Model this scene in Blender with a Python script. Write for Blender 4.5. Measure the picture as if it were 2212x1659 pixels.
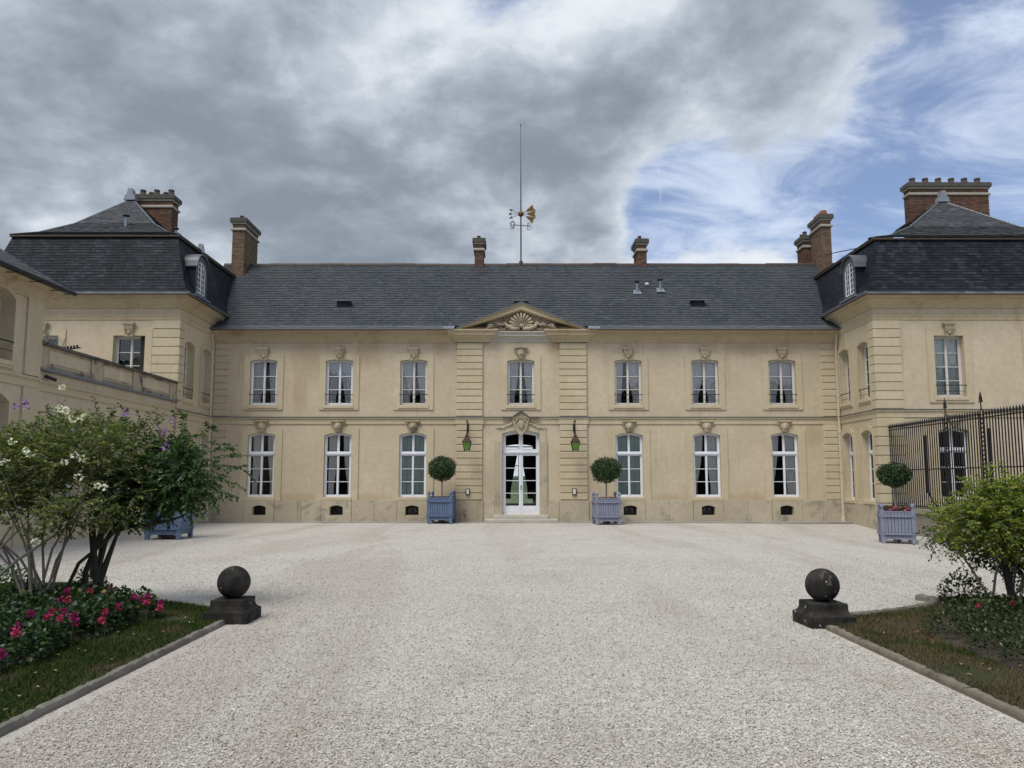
import bpy, math, random
import numpy as np
from mathutils import Matrix, Vector, noise as mnoise
for o in list(bpy.data.objects): bpy.data.objects.remove(o)
S = bpy.context.scene; C = S.collection
RD = math.radians
RN = random.Random(11)

# ------------------------------------------------------------------ camera
cd = bpy.data.cameras.new('camera'); cam = bpy.data.objects.new('camera', cd); C.objects.link(cam)
cam.location = (0, 0, 1.65); cam.rotation_euler = (RD(90) + math.atan(.103), 0, 0)
cd.sensor_width = 36; cd.lens = 36 * 1661 / 2212; cd.shift_y = 39.5 / 2212
cd.clip_start = .05; cd.clip_end = 6000
S.camera = cam
S.render.resolution_x = 1024; S.render.resolution_y = 768
S.render.engine = 'CYCLES'
S.cycles.max_bounces = 6; S.cycles.transparent_max_bounces = 12
S.view_settings.view_transform = 'Standard'; S.view_settings.look = 'None'
S.view_settings.exposure = 0.25; S.view_settings.gamma = 1; S.view_settings.use_curve_mapping = False

# ------------------------------------------------------------------ node helper
class NT:
    def __init__(s, tree): s.t = tree; tree.nodes.clear()
    def n(s, typ, **kw):
        nd = s.t.nodes.new(typ)
        for k, v in kw.items():
            if k.startswith('_'):
                i = k[1:]; i = int(i) if i.isdigit() else i.replace('_', ' ')
                if isinstance(v, bpy.types.NodeSocket): s.t.links.new(v, nd.inputs[i])
                else: nd.inputs[i].default_value = v
            else: setattr(nd, k, v)
        return nd
    def l(s, a, b): s.t.links.new(a, b)
    def math(s, op, a, b=0., c=None, clamp=False):
        nd = s.t.nodes.new('ShaderNodeMath'); nd.operation = op; nd.use_clamp = clamp
        for i, v in enumerate((a, b, c)):
            if v is None: continue
            if isinstance(v, bpy.types.NodeSocket): s.t.links.new(v, nd.inputs[i])
            else: nd.inputs[i].default_value = v
        return nd.outputs[0]
    def vm(s, op, a, b=None, out=0):
        nd = s.t.nodes.new('ShaderNodeVectorMath'); nd.operation = op
        for i, v in enumerate((a, b)):
            if v is None: continue
            if isinstance(v, bpy.types.NodeSocket): s.t.links.new(v, nd.inputs[i])
            else: nd.inputs[i].default_value = v
        return nd.outputs[out]
    def noise(s, vec, scale, detail=4, rough=.55, dist=0.):
        nd = s.n('ShaderNodeTexNoise'); nd.inputs['Scale'].default_value = scale
        nd.inputs['Detail'].default_value = detail; nd.inputs['Roughness'].default_value = rough
        nd.inputs['Distortion'].default_value = dist
        if vec is not None: s.l(vec, nd.inputs['Vector'])
        return nd.outputs['Fac']
    def ss(s, v, a, b, lo=0., hi=1.):
        nd = s.n('ShaderNodeMapRange', interpolation_type='SMOOTHSTEP'); s.l(v, nd.inputs[0])
        nd.inputs[1].default_value = a; nd.inputs[2].default_value = b
        nd.inputs[3].default_value = lo; nd.inputs[4].default_value = hi
        return nd.outputs[0]
    def mix(s, f, a, b, blend='MIX'):
        nd = s.n('ShaderNodeMix', data_type='RGBA', blend_type=blend)
        for i, v in ((0, f), (6, a), (7, b)):
            if isinstance(v, bpy.types.NodeSocket): s.l(v, nd.inputs[i])
            else: nd.inputs[i].default_value = v if i == 0 else (*v, 1) if len(v) == 3 else v
        return nd.outputs[2]
    def ramp(s, f, stops, interp='LINEAR'):
        nd = s.n('ShaderNodeValToRGB'); cr = nd.color_ramp; cr.interpolation = interp
        while len(cr.elements) < len(stops): cr.elements.new(.5)
        for e, (p, c) in zip(cr.elements, stops): e.position = p; e.color = (*c, 1)
        s.l(f, nd.inputs[0]); return nd.outputs[0]

# ------------------------------------------------------------------ sky (broken cloud over a clear sky) and sun
SUN_EL, SUN_AZ = RD(58), RD(214)      # sun behind thin cloud, high over the photographer's left shoulder
w = bpy.data.worlds.new('World'); S.world = w; w.use_nodes = True
k = NT(w.node_tree)
tc = k.n('ShaderNodeTexCoord'); D = tc.outputs['Generated']
sky = k.n('ShaderNodeTexSky', sky_type='NISHITA'); sky.sun_disc = False
sky.sun_elevation = SUN_EL; sky.sun_rotation = SUN_AZ; sky.air_density = 1.0; sky.dust_density = .6; sky.ozone_density = 2.5
blue = k.mix(1.0, sky.outputs[0], (.090, .094, .108), 'MULTIPLY')
sep = k.n('ShaderNodeSeparateXYZ', _0=D)
zc = k.math('ADD', k.math('MAXIMUM', sep.outputs[2], 0.0), .30)
pv = k.vm('DIVIDE', D, k.n('ShaderNodeCombineXYZ', _0=zc, _1=zc, _2=zc).outputs[0])
pv = k.vm('MULTIPLY', pv, (1., 1., .6))
n1 = k.noise(pv, 2.6, 8, .60, .25)
n2 = k.noise(k.vm('ADD', pv, (7.3, 2.1, 4.4)), 3.0, 6, .52, .15)
n3 = k.noise(k.vm('ADD', pv, (1.3, 8.7, 2.2)), 7.0, 6, .62, .2)
def lobe(d, pw, amt):          # a bank of cloud, or a gap, in one direction of the sky
    v = Vector(d).normalized()
    return k.math('MULTIPLY', k.math('POWER', k.math('MAXIMUM', k.vm('DOT_PRODUCT', D, tuple(v), out=1), 0.), pw), amt)
def total(ls):
    t = lobe(*ls[0])
    for q in ls[1:]: t = k.math('ADD', t, lobe(*q))
    return t
bank = total([((-.14, 1, .32), 50, .26), ((.05, 1, .42), 160, .16), ((-.62, 1, .30), 40, .28), ((-.45, 1, .5), 30, .14), ((.34, 1, .58), 90, .30), ((.13, 1, .56), 160, .10), ((-.30, 1, .60), 60, .10), ((.105, 1, .345), 1300, .26)])
gaps = total([((.66, 1, .46), 70, -.34), ((.22, 1, .385), 500, -.38), ((.36, 1, .37), 200, -.30), ((.07, 1, .59), 900, -.12)])
thin = total([((-.40, 1, .53), 200, .24), ((-.58, 1, .40), 260, .24), ((.03, 1, .55), 500, .10), ((-.26, 1, .40), 500, .12)])
white = total([((.34, 1, .22), 110, .20), ((-.06, 1, .225), 170, .20), ((-.42, 1, .24), 200, .18)])      # bright cloud low behind the roof
cov = k.math('ADD', k.math('ADD', n1, bank), k.math('ADD', gaps, white))
cov = k.math('ADD', cov, k.math('MULTIPLY', k.math('SUBTRACT', n3, .5), .26))
alpha = k.ss(cov, .43, .60)
thick = k.math('ADD', k.math('ADD', k.math('MULTIPLY', n2, 1.5), k.math('MULTIPLY', bank, .95)), k.math('ADD', k.math('MULTIPLY', gaps, .6), k.math('MULTIPLY', n3, .50)))
thick = k.math('SUBTRACT', thick, k.math('ADD', thin, k.math('MULTIPLY', white, 1.0)))
edge = k.ss(cov, .42, .80, .35, 1.)      # thin rims let the light through
dark = k.math('MULTIPLY', k.ss(thick, .82, 1.42), edge)
ccol = k.ramp(dark, [(0., (.70, .735, .775)), (.25, (.485, .53, .59)), (.6, (.335, .38, .44)), (1., (.215, .25, .30))])
hz = k.ss(sep.outputs[2], .02, .24, .55, 0.)      # paler towards the horizon
ccol = k.mix(hz, ccol, (.66, .71, .77))
wisps = k.ss(k.noise(k.vm('MULTIPLY', pv, (1.3, 2.4, 1.)), 2.6, 6, .62, .5), .36, .70, .15, .85)
blue = k.mix(k.math('ADD', wisps, k.math('MULTIPLY', hz, .4), clamp=True), blue, (.62, .70, .83))
col = k.mix(alpha, blue, ccol)
bg = k.n('ShaderNodeBackground', _0=col, _1=1.0)
out = k.n('ShaderNodeOutputWorld', _0=bg.outputs[0])
sd = bpy.data.lights.new('sun', 'SUN'); sun = bpy.data.objects.new('sun', sd); C.objects.link(sun)
sd.energy = 2.4; sd.angle = RD(30); sd.color = (1, .95, .87)
dv = Vector((math.sin(SUN_AZ) * math.cos(SUN_EL), math.cos(SUN_AZ) * math.cos(SUN_EL), math.sin(SUN_EL)))
sun.rotation_euler = dv.to_track_quat('Z', 'Y').to_euler()

# ------------------------------------------------------------------ mesh builder, objects
class MB:
    def __init__(s): s.v = []; s.f = []; s.t = []; s.sm = []
    def add(s, vs, fs, tone=0., M=None, smooth=False):
        b = len(s.v)
        s.v += [tuple(M @ Vector(p)) for p in vs] if M is not None else [tuple(p) for p in vs]
        for f in fs: s.f.append(tuple(i + b for i in f)); s.t.append(tone); s.sm.append(smooth)
        return s
    def box(s, x0, x1, y0, y1, z0, z1, tone=0., M=None, ch=0.):
        if ch:      # box with chamfered front (-y) edges
            vs = [(x0, y1, z0), (x1, y1, z0), (x1, y1, z1), (x0, y1, z1), (x0, y0 + ch, z0), (x1, y0 + ch, z0), (x1, y0 + ch, z1), (x0, y0 + ch, z1),
                  (x0 + ch, y0, z0 + ch), (x1 - ch, y0, z0 + ch), (x1 - ch, y0, z1 - ch), (x0 + ch, y0, z1 - ch)]
            fs = [(0, 1, 2, 3), (0, 4, 5, 1), (1, 5, 6, 2), (2, 6, 7, 3), (3, 7, 4, 0), (4, 8, 9, 5), (5, 9, 10, 6), (6, 10, 11, 7), (7, 11, 8, 4), (8, 11, 10, 9)]
        else:
            vs = [(x0, y0, z0), (x1, y0, z0), (x1, y1, z0), (x0, y1, z0), (x0, y0, z1), (x1, y0, z1), (x1, y1, z1), (x0, y1, z1)]
            fs = [(0, 3, 2, 1), (4, 5, 6, 7), (0, 1, 5, 4), (1, 2, 6, 5), (2, 3, 7, 6), (3, 0, 4, 7)]
        return s.add(vs, fs, tone, M)
    def quad(s, a, b, c, d, tone=0.): return s.add([a, b, c, d], [(0, 1, 2, 3)], tone)
    def prism(s, poly, y0, y1, tone=0., M=None):      # polygon in x,z extruded along y
        n = len(poly)
        vs = [(x, y0, z) for x, z in poly] + [(x, y1, z) for x, z in poly]
        fs = [tuple(range(n)), tuple(range(2 * n - 1, n - 1, -1))] + [(i, i + n, (i + 1) % n + n, (i + 1) % n) for i in range(n)]
        return s.add(vs, fs, tone, M)
    def lathe(s, prof, c=(0, 0, 0), n=16, tone=0., M=None, sx=1., sy=1., smooth=True):
        vs = []; fs = []
        for r, z in prof:
            for i in range(n):
                a = 2 * math.pi * i / n; vs.append((c[0] + sx * r * math.cos(a), c[1] + sy * r * math.sin(a), c[2] + z))
        m = len(prof)
        for j in range(m - 1):
            for i in range(n): fs.append((j * n + i, j * n + (i + 1) % n, (j + 1) * n + (i + 1) % n, (j + 1) * n + i))
        s.add(vs, fs, tone, M, smooth)
        return s.add(vs[:n], [tuple(range(n - 1, -1, -1))], tone, M).add(vs[-n:], [tuple(range(n))], tone, M)
    def sphere(s, c, r, n=10, m=7, tone=0., M=None, fn=None):
        rx, ry, rz = r if hasattr(r, '__len__') else (r, r, r)
        vs = []; fs = []
        for j in range(m + 1):
            ph = math.pi * j / m
            for i in range(n):
                a = 2 * math.pi * i / n
                d = Vector((math.sin(ph) * math.cos(a), math.sin(ph) * math.sin(a), math.cos(ph)))
                q = fn(d) if fn else 1.
                vs.append((c[0] + rx * d.x * q, c[1] + ry * d.y * q, c[2] + rz * d.z * q))
        for j in range(m):
            for i in range(n): fs.append((j * n + i, (j + 1) * n + i, (j + 1) * n + (i + 1) % n, j * n + (i + 1) % n))
        return s.add(vs, fs, tone, M, True)
    def tube(s, pts, rad, n=7, tone=0., M=None, smooth=True):
        pts = [Vector(p) for p in pts]; rad = rad if hasattr(rad, '__len__') else [rad] * len(pts)
        vs = []; fs = []; up = None
        for i, p in enumerate(pts):
            d = (pts[min(i + 1, len(pts) - 1)] - pts[max(i - 1, 0)]).normalized()
            if up is None:
                up = d.orthogonal().normalized()
            up = (up - d * up.dot(d)).normalized(); sd_ = d.cross(up)
            for j in range(n):
                a = 2 * math.pi * j / n; vs.append(p + (up * math.cos(a) + sd_ * math.sin(a)) * rad[i])
        for i in range(len(pts) - 1):
            for j in range(n): fs.append((i * n + j, i * n + (j + 1) % n, (i + 1) * n + (j + 1) % n, (i + 1) * n + j))
        s.add(vs, fs, tone, M, smooth)
        L = len(vs)
        return s.add([vs[i] for i in range(n)], [tuple(range(n - 1, -1, -1))], tone, M).add([vs[L - n + i] for i in range(n)], [tuple(range(n))], tone, M)
    def mesh(s, name, mat=None):
        me = bpy.data.meshes.new(name); me.from_pydata(s.v, [], s.f)
        me.polygons.foreach_set('use_smooth', s.sm)
        if any(s.t):
            at = me.attributes.new('tone', 'FLOAT', 'FACE'); at.data.foreach_set('value', s.t)
        if mat: me.materials.append(mat)
        me.update(); return me

W = {}
I4 = Matrix.Identity(4)
def T(x, y, z, rz=0.): return Matrix.Translation((x, y, z)) @ Matrix.Rotation(rz, 4, 'Z')
def link(o, parent=None, M=I4):
    C.objects.link(o)
    if parent is not None:
        o.parent = parent; o.matrix_basis = W[parent.name].inverted() @ M
    else: o.matrix_basis = M
    W[o.name] = M.copy(); return o
def tag(o, label=None, cat=None, group=None, kind=None):
    for kk, vv in (('label', label), ('category', cat), ('group', group), ('kind', kind)):
        if vv: o[kk] = vv
    return o
def thing(name, label, cat, loc=(0, 0, 0), rz=0., group=None):
    o = bpy.data.objects.new(name, None); o.empty_display_size = .2
    link(o, None, T(*loc, rz)); return tag(o, label, cat, group)
def part(name, mb, mat, parent, M=I4, kind=None):
    me = mb.mesh(name, mat) if isinstance(mb, MB) else mb
    o = bpy.data.objects.new(name, me); link(o, parent, M)
    if kind: o['kind'] = kind
    return o
def struct(name, mb, mat, kind='structure', M=I4):
    return part(name, mb, mat, None, M, kind)
def npmesh(name, verts, nper, faces_unit, tones, mat, smooth=False):
    """many copies of one small shape, joined: verts (N,nper,3), faces_unit list of equal-length tuples"""
    N = len(verts); tones = np.resize(tones, N); fu = np.array(faces_unit); kf, kl = fu.shape
    me = bpy.data.meshes.new(name)
    me.vertices.add(N * nper); me.vertices.foreach_set('co', np.ascontiguousarray(verts, dtype=np.float32).ravel())
    idx = (fu[None] + (np.arange(N) * nper)[:, None, None]).astype(np.int32).ravel()
    me.loops.add(len(idx)); me.loops.foreach_set('vertex_index', idx)
    me.polygons.add(N * kf); me.polygons.foreach_set('loop_start', np.arange(0, len(idx), kl, dtype=np.int32))
    me.polygons.foreach_set('use_smooth', np.full(N * kf, smooth))
    at = me.attributes.new('tone', 'FLOAT', 'FACE'); at.data.foreach_set('value', np.repeat(np.asarray(tones, dtype=np.float32), kf))
    me.materials.append(mat); me.update(calc_edges=True); me.validate(); return me

# ------------------------------------------------------------------ materials
def newmat(name):
    m = bpy.data.materials.new(name); m.use_nodes = True; return m, NT(m.node_tree)
def finish(kk, col, rough=.8, bump=None, bd=.02, bs=.4, metal=0., spec=.3):
    p = kk.n('ShaderNodeBsdfPrincipled')
    for nm, v in (('Base Color', col), ('Roughness', rough)):
        if isinstance(v, bpy.types.NodeSocket): kk.l(v, p.inputs[nm])
        else: p.inputs[nm].default_value = (*v, 1) if hasattr(v, '__len__') else v
    p.inputs['Metallic'].default_value = metal; p.inputs['Specular IOR Level'].default_value = spec
    if bump is not None:
        b = kk.n('ShaderNodeBump', _Strength=bs, _Distance=bd); kk.l(bump, b.inputs['Height']); kk.l(b.outputs[0], p.inputs['Normal'])
    kk.n('ShaderNodeOutputMaterial', _0=p.outputs[0]); return p
def pos(kk): return kk.n('ShaderNodeNewGeometry').outputs['Position']
def tone(kk):      # 0..1 different for every piece, joined or single
    a = kk.n('ShaderNodeAttribute', attribute_name='tone').outputs['Fac']
    r = kk.n('ShaderNodeObjectInfo').outputs['Random']
    return kk.math('FRACT', kk.math('ADD', a, r))
def plain(name, col, rough=.6, var=.12, scale=8., metal=0., bump=.003, spec=.3):
    m, kk = newmat(name); P = pos(kk); n = kk.noise(P, scale, 5)
    c = kk.mix(n, tuple(v * (1 - var) for v in col), tuple(min(1, v * (1 + var)) for v in col))
    finish(kk, c, rough, kk.noise(P, scale * 7, 3), bump, .35, metal, spec); return m
def masonry(name, c1, c2, stain, st=.5, grey=(.16, .15, .13), gr=.0, bscale=45, bumpd=.004, tn=0., blobs=()):
    m, kk = newmat(name); P = pos(kk)
    n1 = kk.noise(P, .7, 5); n2 = kk.noise(P, 5., 6, .6)
    c = kk.mix(kk.ss(n1, .35, .65), c1, c2)
    c = kk.mix(kk.ss(n2, .3, .75, 0, .5), c, tuple(v * .80 for v in c1))
    streak = kk.noise(kk.vm('MULTIPLY', P, (1.6, 1.6, .22)), 1.0, 6, .6, .4)
    c = kk.mix(kk.ss(streak, .55, .75, 0, st), c, stain)
    pale = kk.noise(kk.vm('ADD', kk.vm('MULTIPLY', P, (2.2, 2.2, .3)), (9, 3, 5)), 1.1, 7, .65, .6)
    c = kk.mix(kk.ss(pale, .62, .72, 0, .5), c, tuple(min(1, v * 1.25) for v in c2))
    for (bx, bz, rx, rz) in blobs:      # old water stains below leaking gutters and splashes above the plinth
        sp3 = kk.n('ShaderNodeSeparateXYZ', _0=P); ax_ = kk.math('DIVIDE', kk.math('SUBTRACT', sp3.outputs[0], bx), rx); az_ = kk.math('DIVIDE', kk.math('SUBTRACT', sp3.outputs[2], bz), rz)
        dd = kk.math('ADD', kk.math('ADD', kk.math('MULTIPLY', ax_, ax_), kk.math('MULTIPLY', az_, az_)), kk.math('MULTIPLY', kk.math('SUBTRACT', streak, .5), 2.4))
        c = kk.mix(kk.ss(dd, -.1, 1.5, .55, 0.), c, stain)
    if gr:
        g = kk.noise(kk.vm('ADD', P, (4, 1, 6)), 1.6, 8, .65, .5)
        c = kk.mix(kk.ss(g, .52, .66, 0, gr), c, grey)
    if tn:
        tt = tone(kk); c = kk.mix(kk.math('MULTIPLY', tt, tn), c, tuple(v * .7 for v in c1))
    finish(kk, c, .92, kk.noise(P, bscale, 5, .7), bumpd, .5, 0, .15); return m
M_stucco = masonry('stucco', (.515, .432, .308), (.57, .485, .355), (.375, .285, .17), .6, blobs=[(-8.55, 6.6, .75, 1.1), (-8.9, 5.4, .35, .9), (-6.1, 6.9, .5, .6), (9.9, 7.2, .95, .42), (-5.9, .9, 1.0, .3), (6.4, .9, 1.1, .3), (-8.8, .9, .9, .28), (9.7, .9, .9, .35), (12.6, 3.6, .5, .5), (1.9, 7.3, .5, .4), (-3.0, 7.3, .4, .5)])
M_stone = masonry('pale_limestone', (.53, .45, .305), (.58, .50, .35), (.42, .315, .185), .45, tn=.25)
M_cornice = masonry('weathered_limestone', (.49, .405, .265), (.54, .455, .31), (.33, .24, .13), .75, tn=.1)
M_plinth = masonry('plinth_stone', (.46, .40, .29), (.52, .455, .335), (.36, .31, .22), .5, (.17, .162, .142), .62, tn=.3)
M_stained = masonry('blackened_render', (.42, .35, .25), (.47, .40, .285), (.22, .19, .15), .75, (.06, .058, .055), .85)
M_carve = masonry('carved_stone', (.36, .30, .205), (.50, .43, .31), (.16, .125, .085), .8, (.10, .085, .065), .55, bscale=60)  # stain tones darkened to stand in for missing shade in the relief
M_carvepale = masonry('whitened_carving', (.40, .34, .25), (.62, .58, .50), (.20, .16, .11), .6, bscale=60)
M_greywall = masonry('grey_rubble', (.27, .25, .21), (.34, .31, .25), (.13, .12, .10), .7, (.05, .05, .048), .8, tn=.3)

M_coping = masonry('black_coping', (.10, .095, .085), (.16, .15, .13), (.05, .048, .045), .8, (.03, .03, .03), .7, tn=.3)
def slate_mat(name, c0, c1, c2, patch, sp=.25):
    m, kk = newmat(name); P = pos(kk); t = tone(kk)
    c = kk.ramp(t, [(0, c0), (.5, c1), (.9, c2), (1., tuple(v * 1.25 for v in c2))])
    n = kk.noise(kk.vm('MULTIPLY', P, (1., 1., .45)), .9, 6, .6, .5)
    c = kk.mix(kk.ss(n, .42, .66, 0, .75), c, patch)
    n2 = kk.noise(P, 22, 4); c = kk.mix(kk.ss(n2, .3, .8, 0, .25), c, tuple(v * .6 for v in c0))
    finish(kk, c, kk.ss(n2, .3, .7, .5, .7), kk.noise(P, 30, 4), .006, .5, 0, sp); return m
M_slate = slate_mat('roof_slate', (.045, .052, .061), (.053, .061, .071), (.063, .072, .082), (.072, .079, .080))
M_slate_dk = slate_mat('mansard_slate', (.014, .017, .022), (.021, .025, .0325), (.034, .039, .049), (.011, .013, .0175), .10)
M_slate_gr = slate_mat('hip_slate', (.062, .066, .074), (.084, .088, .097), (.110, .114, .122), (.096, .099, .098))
def brick_mat(name, stops):
    m, kk = newmat(name); P = pos(kk)
    c = kk.ramp(tone(kk), stops); n = kk.noise(P, 3., 5)
    c = kk.mix(kk.ss(n, .45, .7, 0, .5), c, (.10, .075, .055))
    finish(kk, c, .9, kk.noise(P, 60, 4), .006, .6, 0, .15); return m
M_brick = brick_mat('red_brick', [(0, (.085, .048, .036)), (.5, (.125, .066, .047)), (1, (.165, .100, .074))])
M_brick_br = brick_mat('brown_brick', [(0, (.12, .080, .052)), (.5, (.17, .115, .075)), (1, (.21, .15, .10))])
M_mortar = plain('mortar', (.23, .20, .16), .95, .2, 6)
M_mortar_dk = plain('dark_mortar', (.13, .11, .09), .95, .2, 6)
M_cap = plain('lichened_cap', (.085, .08, .068), .95, .45, 5, bump=.01)
M_band = plain('chimney_band', (.34, .315, .26), .9, .15, 5)
M_pot = plain('clay_pot', (.085, .065, .06), .8, .3, 9)
M_pot_or = plain('orange_clay', (.25, .105, .06), .85, .25, 9)
M_lead = plain('lead', (.20, .22, .245), .42, .2, 4, .35, spec=.4)
M_hood = plain('weathered_lead', (.105, .112, .122), .5, .25, 4, .3, spec=.4)
M_zinc = plain('zinc', (.24, .265, .29), .4, .15, 4, .4, spec=.4)
M_rust = plain('brown_gutter', (.075, .05, .04), .6, .3, 6)
M_white = plain('white_paint', (.70, .72, .76), .42, .05, 3, bump=.001)
M_oldwhite = plain('chalky_white_paint', (.60, .585, .54), .6, .12, 9)
M_iron = plain('black_iron', (.016, .015, .018), .45, .3, 12, .2, spec=.4)
M_pipe = plain('cream_pipe', (.52, .455, .345), .5, .08, 4)
M_gold = plain('gilded_iron', (.16, .09, .025), .45, .5, 14, .5)
M_rusty = plain('rusted_iron', (.055, .034, .027), .7, .5, 10, .2)
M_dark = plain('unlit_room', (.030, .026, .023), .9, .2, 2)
M_brownroom = plain('brown_wood', (.10, .045, .03), .6, .2, 4)
M_shutter = plain('teal_shutter', (.46, .54, .505), .5, .08, 3)
M_shutter_dk = plain('window_grate', (.02, .02, .022), .6, .2, 6)
M_bark = plain('pale_bark', (.24, .22, .185), .9, .4, 25, bump=.01)
M_bark_dk = plain('dark_bark', (.085, .072, .06), .95, .4, 20, bump=.01)
M_post = plain('stake_wood', (.045, .04, .036), .95, .3, 15, bump=.01)
M_kerb = masonry('kerb_stone', (.15, .14, .122), (.215, .20, .175), (.10, .094, .083), .7, (.07, .068, .062), .6, bscale=30, bumpd=.012, tn=.35)
M_kerb_y = masonry('kerb_stone_warm', (.18, .155, .118), (.235, .205, .155), (.10, .09, .075), .7, (.055, .053, .05), .9, bscale=30, bumpd=.012, tn=.35)
M_pave = masonry('paving_slab', (.30, .29, .265), (.38, .365, .33), (.24, .225, .195), .5, (.19, .18, .165), .4, tn=.35)
M_step = masonry('step_stone', (.44, .42, .36), (.52, .495, .43), (.33, .30, .24), .4, tn=.1)
M_soil = plain('soil', (.055, .042, .032), .98, .35, 9, bump=.02)
M_white_pl = plain('white_plastic', (.62, .62, .60), .5, .05, 3)

def cloth(name, c):
    m, kk = newmat(name)
    d = kk.n('ShaderNodeBsdfDiffuse', _0=(*c, 1)); t = kk.n('ShaderNodeBsdfTranslucent', _0=(*[v * .7 for v in c], 1))
    x = kk.n('ShaderNodeMixShader', _0=.10, _1=d.outputs[0], _2=t.outputs[0]); kk.n('ShaderNodeOutputMaterial', _0=x.outputs[0]); return m
M_curt = cloth('grey_curtain', (.80, .765, .79)); M_curt_w = cloth('pale_curtain', (.86, .835, .815)); M_curt_dk = cloth('dark_curtain', (.05, .043, .045))
M_sheer = cloth('sheer_curtain', (.74, .78, .77)); M_curt_br = cloth('brown_curtain', (.20, .18, .17))
def glass_mat(name='window_glass', tint=(.975, .985, .985), k0=.045):
    m, kk = newmat(name)
    fr = kk.n('ShaderNodeFresnel', _IOR=1.5)
    P = pos(kk); b = kk.n('ShaderNodeBump', _Strength=.12, _Distance=.02); kk.l(kk.noise(P, 2.2, 2), b.inputs['Height'])
    g = kk.n('ShaderNodeBsdfGlossy', _Roughness=.02); kk.l(b.outputs[0], g.inputs['Normal'])
    t = kk.n('ShaderNodeBsdfTransparent', _0=(*tint, 1))
    x = kk.n('ShaderNodeMixShader', _0=kk.math('ADD', fr.outputs[0], k0 - .04), _1=t.outputs[0], _2=g.outputs[0])
    kk.n('ShaderNodeOutputMaterial', _0=x.outputs[0]); return m
M_glass = glass_mat()
M_greenglass = None
def greenglass():
    m, kk = newmat('green_lantern_glass')
    d = kk.n('ShaderNodeBsdfDiffuse', _0=(.17, .33, .035, 1)); t = kk.n('ShaderNodeBsdfTranslucent', _0=(.30, .55, .06, 1))
    x = kk.n('ShaderNodeMixShader', _0=.5, _1=d.outputs[0], _2=t.outputs[0])
    g = kk.n('ShaderNodeBsdfGlossy', _Roughness=.1); y = kk.n('ShaderNodeMixShader', _0=.06, _1=x.outputs[0], _2=g.outputs[0])
    kk.n('ShaderNodeOutputMaterial', _0=y.outputs[0]); return m
M_greenglass = greenglass()
def leaf_mat(name, stops, tr=.30, gloss=.03):
    m, kk = newmat(name); c = kk.ramp(tone(kk), stops)
    d = kk.n('ShaderNodeBsdfDiffuse', _0=c)
    t = kk.n('ShaderNodeBsdfTranslucent', _0=kk.mix(1., c, (1.3, 1.5, .6), 'MULTIPLY'))
    x = kk.n('ShaderNodeMixShader', _0=tr, _1=d.outputs[0], _2=t.outputs[0])
    g = kk.n('ShaderNodeBsdfGlossy', _Roughness=.38)
    y = kk.n('ShaderNodeMixShader', _0=gloss, _1=x.outputs[0], _2=g.outputs[0])
    kk.n('ShaderNodeOutputMaterial', _0=y.outputs[0]); return m
M_leafA = leaf_mat('rose_leaf', [(0, (.054, .086, .020)), (.5, (.112, .158, .034)), (.82, (.185, .22, .05)), (.95, (.24, .21, .07)), (1, (.34, .27, .11))], .38)
M_leafB = leaf_mat('dark_shrub_leaf', [(0, (.028, .062, .020)), (.6, (.052, .105, .034)), (1, (.095, .16, .055))], .35)
M_leafH = leaf_mat('hibiscus_leaf', [(0, (.045, .070, .022)), (.7, (.085, .115, .038)), (1, (.14, .155, .055))])
M_leafR = leaf_mat('lime_leaf', [(0, (.09, .135, .016)), (.5, (.17, .225, .028)), (.85, (.265, .305, .042)), (.96, (.34, .32, .065)), (1, (.42, .28, .06))], .42)
M_leafT = leaf_mat('bay_leaf', [(0, (.014, .030, .011)), (.6, (.034, .066, .018)), (.9, (.075, .12, .038)), (1, (.13, .17, .06))], .15, .04)
M_leafG = leaf_mat('geranium_leaf', [(0, (.014, .032, .013)), (.7, (.030, .062, .025)), (.95, (.055, .09, .035)), (1, (.20, .17, .05))])
M_leafL = leaf_mat('low_plant_leaf', [(0, (.018, .030, .010)), (.7, (.040, .062, .018)), (1, (.085, .095, .03))])
M_leafBox = leaf_mat('planter_leaf', [(0, (.02, .04, .012)), (1, (.07, .11, .03))])
M_mag = leaf_mat('magenta_petal', [(0, (.17, .005, .065)), (1, (.36, .015, .15))], .25, .02)
M_cor = leaf_mat('coral_petal', [(0, (.34, .018, .085)), (1, (.50, .06, .17))], .25, .02)
M_pink = leaf_mat('pink_petal', [(0, (.50, .09, .22)), (1, (.75, .28, .42))], .25, .02)
M_wpet = leaf_mat('white_petal', [(0, (.70, .70, .62)), (.8, (.85, .85, .80)), (1, (.70, .60, .40))], .25, .02)
M_pur = leaf_mat('purple_petal', [(0, (.22, .11, .38)), (1, (.42, .25, .60))], .25, .02)
M_fallen = leaf_mat('fallen_leaf', [(0, (.40, .36, .22)), (.5, (.26, .16, .07)), (.8, (.30, .22, .10)), (1, (.55, .54, .46))], .1, .02)
def grass_mat(name='grass_blade', lo=.54, hi=.74):
    m, kk = newmat(name); P = pos(kk)
    c = kk.ramp(tone(kk), [(0, (.022, .040, .010)), (.7, (.042, .070, .018)), (1, (.085, .09, .03))])  # greens darkened, tree shade is put into the blade colour
    dry = kk.noise(P, 1.5, 5); c = kk.mix(kk.ss(dry, lo, hi, 0, .85), c, (.125, .095, .055))
    d = kk.n('ShaderNodeBsdfDiffuse', _0=c); kk.n('ShaderNodeOutputMaterial', _0=d.outputs[0]); return m
M_grass = grass_mat(); M_grass_dry = grass_mat('dry_grass_blade', .36, .56)
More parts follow.
